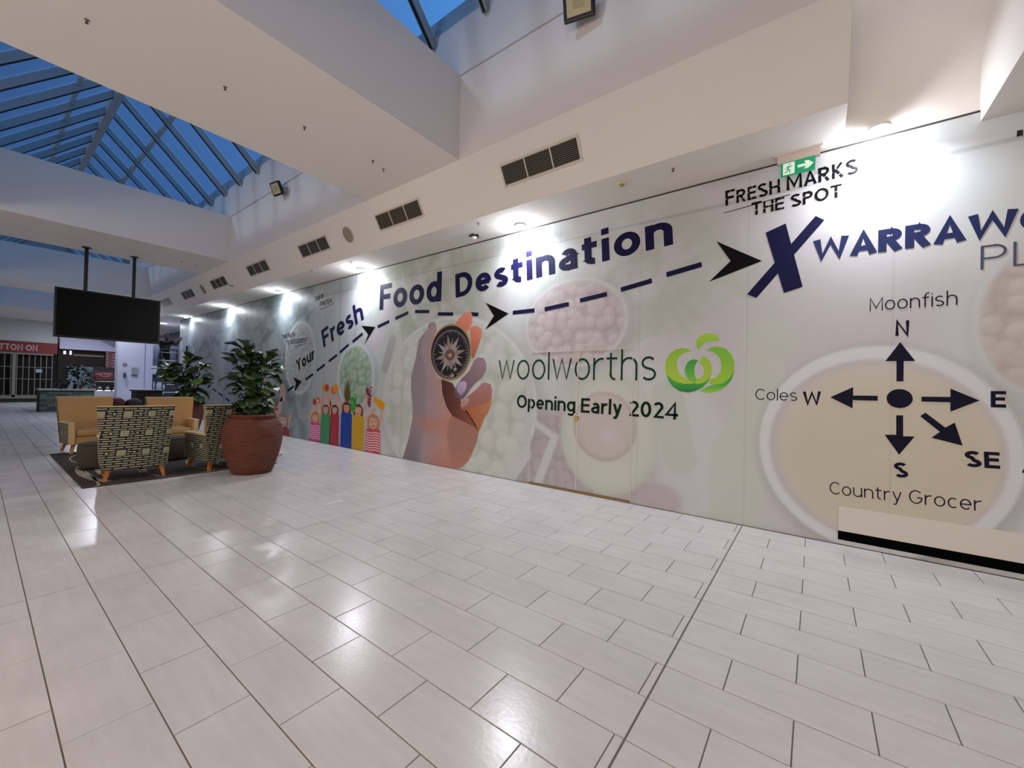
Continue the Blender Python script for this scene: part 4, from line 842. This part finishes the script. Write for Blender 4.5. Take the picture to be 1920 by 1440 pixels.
# ------------------------------------------------------------------ lounge: rug, armchairs, ottomans
rug = tag(obj('rug', B(-12.05, -8.05, .93, 3.45, 0, .010), mat('rug_brown', '37302d', .95, noise_amt=.1, noise_scale=60, bump=.3, bump_scale=250)), 'dark brown rug with cream swirls under the four armchairs', 'rug')
bm = bmesh.new(); Pf = lambda x, y: (x, y, .0112)
for cx, cy, rx, ry, a0, a1, w_ in ((-9.3, 1.4, 1.15, .34, 60, 330, .10), (-9.2, 1.5, .9, .25, 80, 300, .06), (-9.0, 2.15, 1.3, .45, 190, 420, .02), (-8.9, 2.7, .8, .35, 0, 360, .02), (-10.9, 1.6, 1.0, .5, 100, 330, .025), (-8.9, 1.05, 1.0, .08, 0, 180, .03), (-8.6, 3.0, .5, .3, 0, 360, .02)): ribbon(bm, [(max(-12, min(-8.08, x)), max(.95, y)) for x, y in arc(cx, cy, rx, ry, a0, a1, 40)], w_, Pf)
poly2 = [(-9.75+.42*math.cos(t)*(1+.4*math.cos(t)), 1.36+.20*math.sin(t)) for t in [2*PI*i/30 for i in range(30)]]
obj('swirl', bm, mat('rug_cream', 'a09684', .95), rug)
def armchair(label, loc, rot):
    """faces local -y... the open front points to local +y, backrest at -y"""
    t = thing('armchair', label, 'armchair', loc, rot, 'lounge armchairs')
    def panel(prof, thick, nseg=10):   # curved outer back
        return prof
    def shell(off, th):          # curved back: rows over height, width grows upward
        bm = bmesh.new(); rows = []
        for k in range(9):
            v = k/8; z = .165+.05*abs(0)+v*.935; hw = .375+.06*v**1.2-off*.3; yb = -.32-.10*v; ring = []
            for side, dy in ((0, 0), (1, th)):
                ring.append([(-hw+2*hw*i/12, yb+dy+off-.045*(1-(2*i/12-1)**2)*(1-.3*v), z) for i in range(13)])
            rows.append(ring)
        V = [[[bm.verts.new(p) for p in s] for s in r] for r in rows]
        for k in range(8):
            for i in range(12):
                bm.faces.new((V[k][0][i], V[k][0][i+1], V[k+1][0][i+1], V[k+1][0][i])); bm.faces.new((V[k][1][i+1], V[k][1][i], V[k+1][1][i], V[k+1][1][i+1]))
            for i in (0, 12): 
                q = (V[k][0][i], V[k+1][0][i], V[k+1][1][i], V[k][1][i]); bm.faces.new(q if i == 0 else q[::-1])
        for i in range(12):
            bm.faces.new((V[0][1][i], V[0][1][i+1], V[0][0][i+1], V[0][0][i])); bm.faces.new((V[8][0][i], V[8][0][i+1], V[8][1][i+1], V[8][1][i]))
        return bm
    obj('back_shell', shell(0, .045), M_FAB, t, smooth=False); obj('backrest', shell(.047, .075), M_TAN, t, smooth=False)
    bm = bmesh.new()         # welt along the top edge
    tube(bm, [(-.43+.86*i/12, -.405-.045*(1-(2*i/12-1)**2)*.7, 1.105) for i in range(13)], .012, 6); obj('piping', bm, mat('tan_edge', 'c6a878', .5), t)
    for s in (-1, 1):
        bm = bmesh.new(); out = []
        top = lambda y: .60+.02*(y+.3)
        ys = [-.34, -.2, -.05, .1, .24, .34]
        for y in ys:
            fl = .315+.02*(y+.34)
            out.append([bm.verts.new((s*(fl+.05), y, .18+.02*abs(y))), bm.verts.new((s*(fl+.075), y, top(y))), bm.verts.new((s*(fl), y, top(y))), bm.verts.new((s*(fl-.005), y, .18))])
        for a, b in zip(out, out[1:]):
            for i in range(4): bm.faces.new((a[i], a[(i+1) % 4], b[(i+1) % 4], b[i]))
        bm.faces.new(out[0]); bm.faces.new(out[-1][::-1]); bmesh.ops.recalc_face_normals(bm, faces=bm.faces); obj('arm_shell', bm, M_FAB, t)
        bm = bmesh.new(); bx(bm, min(s*.27, s*.318), max(s*.27, s*.318), -.28, .345, .19, .60, bev=.012); ai = obj('arm_lining', bm, M_TAN, t)
        bm = bmesh.new(); beam(bm, (s*.335, .348, .185), (s*.345, .348, .615), .085, .03, up=Vector((0, 1, 0))); beam(bm, (s*.345, -.33, .61), (s*.355, .36, .622), .10, .02); obj('arm_trim', bm, mat('tan_edge'), t)
    obj('seat_cushion', B(-.265, .265, -.27, .35, .335, .455, bev=.03), M_TAN, t, smooth=False); obj('front_rail', B(-.30, .30, .30, .345, .185, .325, bev=.01), M_TAN, t); obj('seat_base', B(-.30, .30, -.31, .30, .18, .33), M_FAB, t)
    for sx, sy in ((-1, -1), (1, -1), (-1, 1), (1, 1)):
        bm = bmesh.new(); p = Vector((sx*.29, sy*.27, .19)); q = Vector((sx*.335, sy*.33, 0)); a, b = .030, .020
        for (c, r) in ((p, a), (q, b)):
            pass
        va = [bm.verts.new(p+Vector((i*a, j*a, 0))) for i, j in ((-1, -1), (1, -1), (1, 1), (-1, 1))]; vb = [bm.verts.new(q+Vector((i*b, j*b, 0))) for i, j in ((-1, -1), (1, -1), (1, 1), (-1, 1))]
        for i in range(4): bm.faces.new((va[i], va[(i+1) % 4], vb[(i+1) % 4], vb[i]))
        bm.faces.new(va); bm.faces.new(vb[::-1]); bmesh.ops.recalc_face_normals(bm, faces=bm.faces); obj('leg', bm, M_WOOD, t)
    return t
RZ = .0115
a0 = armchair('armchair seen from behind, geometric black and cream fabric back', (-8.60, 1.545, RZ), PI/2-.10)
dup(a0, (-12.12, 1.49, RZ), -PI/2+.10, 'tan vinyl armchair facing the viewer at the left edge of the rug', 'lounge armchairs')
dup(a0, (-11.55, 2.72, RZ), -PI/2-.06, 'tan vinyl armchair facing the viewer, right one, before the small plant', 'lounge armchairs')
dup(a0, (-8.50, 2.68, RZ), PI/2+.17, 'armchair seen side-on, patterned back half hidden behind the big pot', 'lounge armchairs')
def ottoman(loc, label):
    t = thing('ottoman', label, 'ottoman', loc, 0, 'round ottomans'); bm = bmesh.new(); lathe(bm, [(.24, .02), (.27, .05), (.285, .2), (.28, .36), (.26, .41), (.2, .43)], 28); obj('body', bm, mat('ottoman_cloth', '3a352c', .9, bump=.3, bump_scale=150), t, smooth=True)
    obj('piping', tube(bmesh.new(), [(.268*math.cos(2*PI*i/24), .268*math.sin(2*PI*i/24), .405) for i in range(25)], .008, 6), mat('ottoman_edge', '2e2a25', .9), t)
    for k in range(3): obj('foot', lathe(bmesh.new(), [(.02, 0), (.022, .03)], 10, c=(.17*math.cos(2.1*k), .17*math.sin(2.1*k), 0)), M_BLACK, t)
    return t
ot = ottoman((-9.75, 1.33, RZ), 'dark round ottoman left, partly behind the patterned chair back'); dup(ot, (-9.85, 2.32, RZ), label='dark round ottoman right, between the patterned armchairs')

# ------------------------------------------------------------------ potted fiddle-leaf figs
def terra():
    ma = mat('terracotta', '612f1e', .75, noise_amt=.12, noise_scale=7); nt = ma.node_tree; b = nt.nodes['Principled BSDF']
    tcn = nt.nodes.new('ShaderNodeTexCoord'); sp_ = nt.nodes.new('ShaderNodeSeparateXYZ'); ml = nt.nodes.new('ShaderNodeMath'); ml.operation = 'MULTIPLY'; ml.inputs[1].default_value = 210; sn = nt.nodes.new('ShaderNodeMath'); sn.operation = 'SINE'
    nt.links.new(tcn.outputs['Object'], sp_.inputs[0]); nt.links.new(sp_.outputs[2], ml.inputs[0]); nt.links.new(ml.outputs[0], sn.inputs[0]); bp = nt.nodes.new('ShaderNodeBump'); bp.inputs['Distance'].default_value = .006; bp.inputs['Strength'].default_value = .9
    nt.links.new(sn.outputs[0], bp.inputs['Height']); nt.links.new(bp.outputs[0], b.inputs['Normal']); return ma
M_TERRA = terra()
def leaf_mesh(L=.30, Wd=.20):
    me = bpy.data.meshes.new('leaf'); bm = bmesh.new(); n = 7; rows = []
    for i in range(n+1):
        t = i/n; w = Wd*(math.sin(PI*min(1, t*1.0)**1.25)**.8*.5)*(1+.35*(t-.4))*(1-.28*math.exp(-((t-.38)/.12)**2)) if 0 < i < n else .004
        z = .05*math.sin(t*PI)-.06*t*t
        rows.append([bm.verts.new((s*w, t*L, z+.018*abs(s)+.008*math.sin(t*14)*abs(s))) for s in (-1, -.5, 0, .5, 1)])
    for a, b in zip(rows, rows[1:]):
        for i in range(4): bm.faces.new((a[i], a[i+1], b[i+1], b[i]))
    ret = bmesh.ops.extrude_face_region(bm, geom=list(bm.faces)); bmesh.ops.translate(bm, vec=(0, 0, -.0015), verts=[v for v in ret['geom'] if isinstance(v, bmesh.types.BMVert)])
    bmesh.ops.recalc_face_normals(bm, faces=bm.faces); bm.to_mesh(me); bm.free()
    for p in me.polygons: p.use_smooth = True
    return me
ML = mat('fig_leaf', '25391a', .32, noise_amt=.25, noise_scale=12); LM = leaf_mesh(); LM.materials.append(ML)
LM2 = leaf_mesh(.26, .18); LM2.materials.append(mat('fig_leaf_pale', '4d6a2c', .35, noise_amt=.2, noise_scale=12))
def fig(label, loc, potprof, stems, leaves, group='potted fiddle-leaf figs', seed=1, scale=1.0):
    t = thing('potted_fig', label, 'plant', loc, 0, group); r = random.Random(seed); pt = obj('pot', lathe(bmesh.new(), potprof, 48, cap=False), M_TERRA, t, smooth=True)
    z_top = potprof[-1][1]; rin = potprof[-1][0]; obj('soil', lathe(bmesh.new(), [(rin*.98, z_top-.08), (rin*.98, z_top-.06)], 28), mat('soil', '1d1612', 1, bump=.6, bump_scale=30), t)
    for s in stems: obj('stem', tube(bmesh.new(), [Vector(p) for p in s], [.017, .015, .012, .008][:len(s)], 8), mat('fig_bark', '4c3a28', .9), t)
    for k in range(leaves):
        s = stems[k % len(stems)]; u = r.random()**.8; seg = u*(len(s)-1); i = min(int(seg), len(s)-2); p = Vector(s[i]).lerp(Vector(s[i+1]), seg-i)
        if p.z < z_top+.05: p.z = z_top+.05+r.random()*.15
        o = bpy.data.objects.new('leaf', LM if r.random() < .8 else LM2); col.objects.link(o); o.parent = t
        az = r.random()*2*PI; pitch = r.uniform(-.5, .75)+(u-.5)*.9; d = Vector((math.cos(az)*math.cos(pitch), math.sin(az)*math.cos(pitch), math.sin(pitch)))
        st_ = .04+.08*r.random(); o.location = p+d*st_; x = d.cross(Vector((0, 0, 1))).normalized(); zz = x.cross(d); m_ = Matrix((x, d, zz)).transposed().to_4x4() @ Matrix.Rotation(r.uniform(-.6, .6), 4, 'Y')
        o.rotation_euler = m_.to_euler(); k_ = r.uniform(.75, 1.15)*scale; o.scale = (k_*1.15, k_, k_)
    return t
prof = [(.27, 0), (.30, .02), (.345, .15), (.405, .35), (.44, .55), (.443, .68), (.42, .80), (.365, .885), (.315, .915), (.31, .93), (.335, .945), (.345, .965), (.335, .985), (.30, .985), (.28, .90)]
fig('tall fiddle-leaf fig in the big terracotta urn at the corner of the rug', (-7.60, 2.86, 0), prof, [[(0, 0, .85), (.02, -.02, 1.3), (-.03, -.06, 1.75), (-.06, -.10, 2.06)], [(.03, .02, .85), (.05, .05, 1.25), (.08, .10, 1.6), (.1, .16, 1.84)], [(-.03, .02, .85), (-.03, -.06, 1.2), (-.06, -.14, 1.55), (-.08, -.18, 1.8)]], 190, seed=5, scale=.80)
prof2 = [(r*.88, z*1.0) for r, z in prof]
fig('smaller fiddle-leaf fig in a dark urn behind the tan armchair', (-14.3, 3.66, 0), prof2, [[(0, 0, .85), (.02, -.04, 1.3), (-.03, -.10, 1.65), (0, .0, 2.0)], [(.03, .02, .85), (.06, .12, 1.25), (.12, .22, 1.6), (.1, .28, 1.9)], [(-.03, .02, .85), (-.04, -.18, 1.2), (-.08, -.3, 1.5), (-.1, -.36, 1.65)]], 120, seed=9, scale=1.2)
wx, wy = Z(514, 865); wh = thing('trolley_wheel', 'small black castor wheel poking out behind the big terracotta urn', 'wheel', (wx, wy, .075), PI*.2)
bm = bmesh.new(); lathe(bm, [(.045, -.022), (.072, -.016), (.075, 0), (.072, .016), (.045, .022)], 24); bmesh.ops.rotate(bm, matrix=Matrix.Rotation(PI/2, 3, 'Y'), verts=bm.verts); obj('tyre', bm, M_BLACK, wh, smooth=True)
bm = bmesh.new(); lathe(bm, [(.03, -.026), (.03, .026)], 16); bmesh.ops.rotate(bm, matrix=Matrix.Rotation(PI/2, 3, 'Y'), verts=bm.verts); obj('hub', bm, mat('hub_grey', '5a5a5e', .5), wh)
obj('fork', B(-.035, -.028, -.02, .30, -.02, .03), mat('steel'), wh)

# ------------------------------------------------------------------ table with bags behind the armchairs
tb = thing('side_table', 'pale table behind the armchairs carrying two dark bags', 'table', (-13.1, 2.25, 0)); obj('table_top', B(-.35, .35, -.55, .55, .80, .84, bev=.01), M_WHITE, tb)
for sx in (-1, 1):
    for sy in (-1, 1): obj('leg', tube(bmesh.new(), [(sx*.3, sy*.48, 0), (sx*.28, sy*.46, .80)], .018, 8), mat('steel'), tb)
def bag(label, cx, cy, w, d, h, c, name='bag'):
    t = thing(name, label, 'bag', (cx, cy, .84)); bm = bmesh.new(); bmesh.ops.create_uvsphere(bm, u_segments=18, v_segments=10, radius=1)
    for v in bm.verts:
        k = v.co.copy(); v.co = Vector((math.copysign(abs(k.x)**.6, k.x)*d/2, math.copysign(abs(k.y)**.6, k.y)*w/2, max(0, (math.copysign(abs(k.z)**.7, k.z)+1)/2*h)))+Vector((0, 0, .012*noise.noise(k*3)))*1
    zmin = min(v.co.z for v in bm.verts); bmesh.ops.translate(bm, vec=(0, 0, -zmin), verts=bm.verts)
    obj('body', bm, mat('cloth_'+c, c, .7, bump=.3, bump_scale=30), t, smooth=True); obj('strap', tube(bmesh.new(), [(0, -w*.3, h*.9), (0, -w*.2, h*1.08), (0, w*.2, h*1.1), (0, w*.3, h*.9)], .012, 6), mat('strap_light', '8d8c92', .5), t)
bag('dark red rounded bag on the pale table, left one', -13.0, 2.02, .27, .3, .22, '45101a'); bag('black bag with a pale zip on the pale table, right one', -13.0, 2.31, .30, .3, .19, '18101a')
yb = thing('bottle', 'small yellow bottle beside the black bag on the pale table', 'bottle', (-12.95, 2.54, .84)); obj('body', lathe(bmesh.new(), [(.03, 0), (.034, .01), (.034, .09), (.018, .11)], 18), mat('yellow_plastic', 'd09a1c', .4), yb, smooth=True); obj('cap', lathe(bmesh.new(), [(.018, .11), (.018, .13)], 14), mat('yellow_cap', 'b8861c', .4), yb)
kc = thing('display_counter', 'low black slatted counter behind the right tan armchair', 'counter', (-16.2, 3.15, 0)); obj('body', B(-.3, .3, -.28, .30, 0, 1.16), M_BLACK, kc)
for k in range(6): obj('slat', B(.3, .315, -.27, .29, .25+k*.15, .35+k*.15), mat('dark_slat', '17171a', .5), kc)
obj('counter_top', B(-.34, .34, -.32, .34, 1.16, 1.20, bev=.006), mat('dark_slat'), kc)

# ------------------------------------------------------------------ far end: pier, shopfronts, planter
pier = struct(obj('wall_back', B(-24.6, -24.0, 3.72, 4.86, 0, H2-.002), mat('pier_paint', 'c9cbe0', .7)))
obj('pier_joint', B(-24.0, -23.994, 4.585, 4.60, 0, 3.1), mat('joint_grey', '6c7080', .8), pier)
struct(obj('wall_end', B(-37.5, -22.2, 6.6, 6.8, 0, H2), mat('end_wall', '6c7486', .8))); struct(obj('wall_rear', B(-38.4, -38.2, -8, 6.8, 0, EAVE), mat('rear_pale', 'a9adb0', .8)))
n1 = thing('notice', 'white framed notice on the white pier', 'notice', (-23.992, 4.27, 1.9)); obj('sheet', B(0, .006, -.11, .11, -.13, .13), mat('notice_paper', 'a4a7b4', .6), n1)
for k in range(5): obj('text_line', B(.006, .0075, -.09, .09 if k else .05, .09-k*.045, .10-k*.045), mat('notice_grey', '5d6070', .6), n1)
n2 = tag(obj('label_plate', B(-23.996, -23.985, 4.16, 4.36, 1.62, 1.72), mat('plate_grey', '60647a', .5)), 'grey plate under the framed notice on the white pier', 'plate')
n3 = tag(obj('control_box', B(-23.996, -23.94, 3.90, 3.975, 1.55, 1.77), mat('control_dark', '3e4256', .5)), 'narrow dark control box on the white pier', 'switch')
n4 = thing('fire_point_sign', 'small dark red square sign on the white pier', 'sign', (-23.992, 3.94, 2.13)); obj('plate', B(0, .006, -.055, .055, -.055, .055), mat('sign_maroon', '5c3a52', .5), n4); obj('symbol', B(.006, .008, -.02, .02, -.03, .03), mat('sign_pale', 'c8c4d4', .5), n4)
# red shop
SX = -37.0
sf_ = thing('shopfront', 'closed shop with red sign and white folding grille at the far left', 'shop', (SX, 0, 0)); obj('fascia', B(-.3, 0, -4.5, 3.05, 2.89, 3.55), mat('sign_red', '6e1216', .5), sf_)
obj('bulkhead', B(-.6, -.02, -4.5, 3.05, 3.55, H1-.003), mat('bulkhead_pale', 'b2b6b8', .8), sf_)
write('lettering', 'COTTON ON', (.36, 3.02), (2.27, 3.02), .36, .2, mat('sign_letters', 'a08a86', .5, emis=.08), sf_, y=.004, axis='x', track=.09)
obj('interior', B(-.5, -.28, -4.5, 3.0, 0, 2.89), mat('shop_dark', '0b0b0a', .9), sf_); obj('kickplate', B(-.28, -.1, -4.5, 2.45, 0, .22), M_BLACK, sf_)
obj('track', B(-.2, -.05, -4.5, 2.8, .22, .42), mat('grille_white', '7c7a70', .6), sf_); obj('head_track', B(-.15, -.02, -4.5, 2.9, 2.80, 2.89), mat('grille_white'), sf_); obj('post', B(-.14, -.05, 1.34, 1.47, .3, 2.85), mat('grille_white'), sf_)
for k in range(16): obj('grille_bar', B(-.12, -.09, 2.85-k*.225, 2.88-k*.225, .4, 2.82), mat('grille_white'), sf_)
for z in (1.35, 2.05): obj('grille_bar', B(-.12, -.09, -1, 2.9, z, z+.03), mat('grille_white'), sf_)
tag(obj('shop_sticker', B(-.01, 0, -.12, .12, -.1, .1), mat('sticker_white', '9aa4b4', .5)), 'round pale sticker on the folding grille', 'sticker').location = (SX-.05, 2.35, 1.86)
# dark shop with brick pier
s2 = thing('shopfront', 'dark open shop with brick pier right of the red shop', 'shop', (SX, 0, 0)); obj('back_panel', B(-.45, -.3, 3.12, 5.85, 0, 3.62), mat('shop_brown', '241c1a', .9), s2); obj('fascia', B(-.2, .05, 3.13, 5.79, 3.26, H2-.003), mat('pale_fascia', 'b4b6d2', .6), s2)
obj('tube_reflection', B(-.25, -.2, 3.32, 3.42, 2.95, 3.15), mat('pale_glow', 'e8ecff', .5, emis=1.2), s2); obj('tube_reflection', B(-.25, -.2, 3.58, 3.66, 2.93, 3.17), mat('pale_glow'), s2); obj('beige_strip', B(-.25, -.2, 3.75, 5.1, 2.86, 2.98), mat('beige_strip', '6f625c', .7), s2)  # two glowing blocks stand in for reflections of fluorescent tubes
obj('glass_panel', B(-.25, -.2, 3.55, 4.75, .75, 2.2), mat('window_shaped_panel', '62797e', .3), s2)
pi_ = obj('brick_pier', B(-.28, -.02, 5.16, 5.72, 0, 3.24), mat('mortar', '2d1f22', .9), s2); bb = None; rr = 0
for k in range(32):
    z = .03+k*.10; off = (k % 2)*.14
    for j in range(-1, 3):
        a = max(5.16, 5.16+off+j*.28+.008); b = min(5.72, 5.16+off+(j+1)*.28-.008)
        if b-a < .03: continue
        obj('brick', B(-.02, 0, a, b, z+.008, z+.088), mat('brick_pink' if (k*3+j) % 3 else 'brick_red', 'a08084' if (k*3+j) % 3 else '7c5258', .8), pi_)
ps = thing('poster_screen', 'dark red advertising screen with a pale swoosh in front of the brick pier', 'poster', (SX+.35, 5.05, 1.75)); obj('frame', B(0, .06, -.50, .48, -.40, .45, bev=.01), M_BLACK, ps); obj('picture', B(.06, .064, -.46, .44, -.36, .22), mat('poster_red', '4a1216', .5, emis=.15), ps)
bm = bmesh.new()
for t, w_ in ((arc(.1, -.02, .28, .10, 0, 300, 26), .03), ([(-.4, 0), (-.1, .06), (.1, .02)], .03), (arc(.22, -.02, .07, .07, 0, 360, 16), .025)): ribbon(bm, t, w_, lambda a, b: (.066, a, b))
obj('swoosh', bm, mat('swoosh_pale', 'a8888a', .5), ps)
cab = thing('display_cabinet', 'low white display cabinet with three dark lit bays before the brick pier', 'cabinet', (SX+.6, 5.2, 0)); obj('body', B(-.2, 0, -.58, .58, 0, 1.32), mat('cabinet_white', 'a0a0aa', .6), cab)
obj('recess', B(-.01, .005, -.54, .54, .72, 1.26), mat('shop_dark'), cab); obj('counter_strip', B(0, .03, -.58, .58, 1.27, 1.33), mat('cabinet_strip', '9a9890', .6), cab)
for k in (-.36, 0, .36): obj('bay_light', B(.006, .02, k-.13, k+.13, .70, .75), mat('pale_glow'), cab); obj('product', lathe(bmesh.new(), [(.06, 0), (.09, .03), (.09, .14), (.05, .18)], 12, c=(.03, k, .80)), mat('product_grey', '8a8a90', .6), cab)
# stone planter with shrub
pz = thing('stone_planter', 'low stone-clad planter with a pale rim in the far hall', 'planter', (-26.6, 2.35, 0)); obj('core', B(-1.4, -.03, -.62, 1.0, 0, .88), mat('stone_dark', '2c3431', .9), pz); obj('rim', B(-1.45, .02, -.66, 1.04, .93, .99), mat('rim_pale', '8f938e', .6), pz); obj('soil', B(-1.38, -.05, -.6, .98, .88, .93), mat('soil'), pz)
rs = random.Random(4)
for k in range(8):
    y = -.62; z = .01+k*.109
    while y < .97:
        w_ = rs.uniform(.14, .38); y2 = min(1.0, y+w_); c = rs.choice(['3f4c48', '4c5a55', '56655f', '36423f']); obj('stone', B(-.03, rs.uniform(-.005, .012), y+.004, y2-.004, z+.004, z+.105), mat('stone_'+c, c, .8), pz); y = y2
sh = thing('shrub', 'dark leafy shrub growing in the stone planter', 'shrub', (-27.3, 3.0, .93)); 
for k in range(5): obj('stem', tube(bmesh.new(), [(0, 0, 0), (.1*math.cos(k*1.3), .12*math.sin(k*1.3), .5), (.25*math.cos(k*1.3), .35*math.sin(k*1.3), .95)], [.02, .015, .008], 6), mat('fig_bark'), sh)
DL = mat('dark_leaf', '141c18', .35); LM3 = leaf_mesh(.26, .13); LM3.materials.append(DL)
for k in range(110):
    o = bpy.data.objects.new('leaf', LM3); col.objects.link(o); o.parent = sh; a = rs.random()*6.28; zz = rs.random(); rad = .55*math.sqrt(rs.random())*(1.1-zz*.7); o.location = (rad*math.cos(a)*.7, rad*math.sin(a)-.1, .1+zz*1.05)
    o.rotation_euler = (rs.uniform(-.6, .7), rs.uniform(-.5, .5), a-PI/2)

# ------------------------------------------------------------------ worker on a step ladder at the far end of the mural
ld = thing('step_ladder', 'tall step ladder with pale treads at the far end of the mural', 'ladder', (-21.3, 4.82, 0), -PI/2+.06)
# ladder local: treads run along x, front side faces -y
hL = 2.75
for s in (-1, 1):
    obj('rail', beam(bmesh.new(), (s*.36, -.50, 0), (s*.27, -.06, hL), .03, .07, up=Vector((0, 1, 0))), mat('ladder_blue', '2c3340', .5), ld); obj('rail', beam(bmesh.new(), (s*.33, .62, 0), (s*.25, .04, hL), .025, .05, up=Vector((0, 1, 0))), mat('ladder_blue'), ld)
for k in range(1, 9):
    t = k*.33/hL; hw = .36-.09*t; y = -.50+.44*t; obj('tread', B(-hw, hw, y-.05, y+.05, k*.33-.015, k*.33+.012), mat('tread_pale', 'dcdedc', .5), ld)
obj('top_cap', B(-.28, .28, -.10, .10, hL-.01, hL+.03), mat('ladder_blue'), ld)
def person():
    t = thing('person', 'person in black clothes high on the ladder reaching to the mural', 'person', (-21.55, 4.70, 1.70), PI)
    V = {'pel': ((0, .02, .86), .15), 'wai': ((0, .03, 1.02), .14), 'che': ((-.02, .05, 1.25), .165), 'nec': ((-.03, .07, 1.43), .062), 'hea': ((-.02, .08, 1.52), .06),
         'hl': ((.0, -.09, .82), .10), 'kl': ((.05, -.10, .46), .075), 'al': ((.0, -.09, .09), .05), 'tl': ((-.13, -.09, .04), .04), 'hr': ((.0, .13, .82), .10), 'kr': ((.05, .13, .50), .075), 'ar': ((0, .12, .09), .05), 'tr': ((-.13, .12, .04), .04),
         'sl': ((.0, -.12, 1.37), .065), 'el': ((-.16, .02, 1.33), .048), 'wl': ((-.16, .30, 1.46), .035), 'sr': ((-.02, .22, 1.37), .065), 'er': ((-.10, .38, 1.30), .048), 'wr': ((-.12, .50, 1.50), .035)}
    V = {k: ((p[0], -p[1], p[2]), r) for k, (p, r) in V.items()}
    E = [('pel', 'wai'), ('wai', 'che'), ('che', 'nec'), ('nec', 'hea'), ('pel', 'hl'), ('hl', 'kl'), ('kl', 'al'), ('al', 'tl'), ('pel', 'hr'), ('hr', 'kr'), ('kr', 'ar'), ('ar', 'tr'), ('che', 'sl'), ('sl', 'el'), ('el', 'wl'), ('che', 'sr'), ('sr', 'er'), ('er', 'wr')]
    ks = list(V); me = bpy.data.meshes.new('body'); me.from_pydata([V[k][0] for k in ks], [(ks.index(a), ks.index(b)) for a, b in E], []); o = bpy.data.objects.new('body', me); col.objects.link(o); o.parent = t
    sk = o.modifiers.new('skin', 'SKIN')
    for i, k in enumerate(ks): me.skin_vertices[0].data[i].radius = (V[k][1],)*2; me.skin_vertices[0].data[i].use_root = (k == 'pel')
    sk.use_smooth_shade = True; su = o.modifiers.new('sub', 'SUBSURF'); su.levels = su.render_levels = 2; me.materials.append(mat('black_cloth', '0d0d10', .85))
    bm = bmesh.new(); bmesh.ops.create_uvsphere(bm, u_segments=20, v_segments=14, radius=1)
    for v in bm.verts: k = v.co; v.co = Vector((k.x*.095, k.y*.08, k.z*.118*(1 if k.z > 0 else 1.05)-.006*(k.z < -.5)))
    head = obj('head', bm, mat('skin_brown', '4a3026', .6), t, loc=(-.03, -.085, 1.62), smooth=True)
    bm = bmesh.new(); bmesh.ops.create_uvsphere(bm, u_segments=20, v_segments=12, radius=1); bmesh.ops.delete(bm, geom=[v for v in bm.verts if v.co.z < -.25 or (v.co.x < -.55 and v.co.z < .35)], context='VERTS')
    for v in bm.verts: k = v.co; v.co = Vector((k.x*.107+.004, k.y*.092, k.z*.128+.004))
    obj('hair', bm, mat('black_hair', '0a0908', .7), head, smooth=True)
    bm = bmesh.new(); bmesh.ops.create_cone(bm, segments=8, radius1=.016, radius2=.004, depth=.035); bmesh.ops.rotate(bm, matrix=Matrix.Rotation(-PI/2, 3, 'Y'), verts=bm.verts); bmesh.ops.translate(bm, vec=(-.10, 0, -.012), verts=bm.verts); obj('nose', bm, mat('skin_brown'), head)
    for s in (-1, 1):
        bm = bmesh.new(); bmesh.ops.create_uvsphere(bm, u_segments=8, v_segments=6, radius=.018); obj('ear', bm, mat('skin_brown'), head, loc=(0, s*.082, 0)); bm = bmesh.new(); bmesh.ops.create_uvsphere(bm, u_segments=8, v_segments=6, radius=.009); obj('eye', bm, mat('eye_dark', '141010', .3), head, loc=(-.086, s*.032, .018))
    obj('mouth', B(-.092, -.084, -.02, .02, -.056, -.050), mat('lip', '4e2c26', .6), head)
    for (p, q) in ((Vector((-.16, -.30, 1.46)), Vector((-.14, -.45, 1.54))), (Vector((-.12, -.50, 1.50)), Vector((-.08, -.56, 1.62)))):
        d = (q-p).normalized(); s = d.orthogonal().normalized(); bm = bmesh.new(); beam(bm, p-d*.02, p+d*.09, .075, .03, up=s.cross(d)); 
        side = d.cross(s.cross(d)).normalized()
        for k in range(4): b0 = p+d*.085+side*(-.028+k*.019); l = (.065, .08, .075, .058)[k]; tube(bm, [b0, b0+d*l*.55, b0+d*l+s*.015], [.009, .0085, .006], 6)
        b0 = p+side*.036+d*.03; tube(bm, [b0, b0+side*.03+d*.03, b0+side*.035+d*.065], [.011, .010, .007], 6)
        obj('hand', bm, mat('skin_brown'), t)
    return t
person()
sheet_ = thing('paper_sheet', 'pale strip of film hanging from the worker at the mural end', 'sheet', (-21.0, 5.22, 2.35)); obj('film', B(-.004, 0, -.07, .07, -.05, .33), mat('film_white', 'b9bccc', .6), sheet_); obj('edge', B(-.006, 0, .07, .14, -.15, .60), M_BLACK, sheet_)
for i, (yy, zz, w_, h_) in enumerate(((5.05, 1.95, .32, .38), (5.20, 1.25, .42, .30), (5.18, .95, .40, .26))):
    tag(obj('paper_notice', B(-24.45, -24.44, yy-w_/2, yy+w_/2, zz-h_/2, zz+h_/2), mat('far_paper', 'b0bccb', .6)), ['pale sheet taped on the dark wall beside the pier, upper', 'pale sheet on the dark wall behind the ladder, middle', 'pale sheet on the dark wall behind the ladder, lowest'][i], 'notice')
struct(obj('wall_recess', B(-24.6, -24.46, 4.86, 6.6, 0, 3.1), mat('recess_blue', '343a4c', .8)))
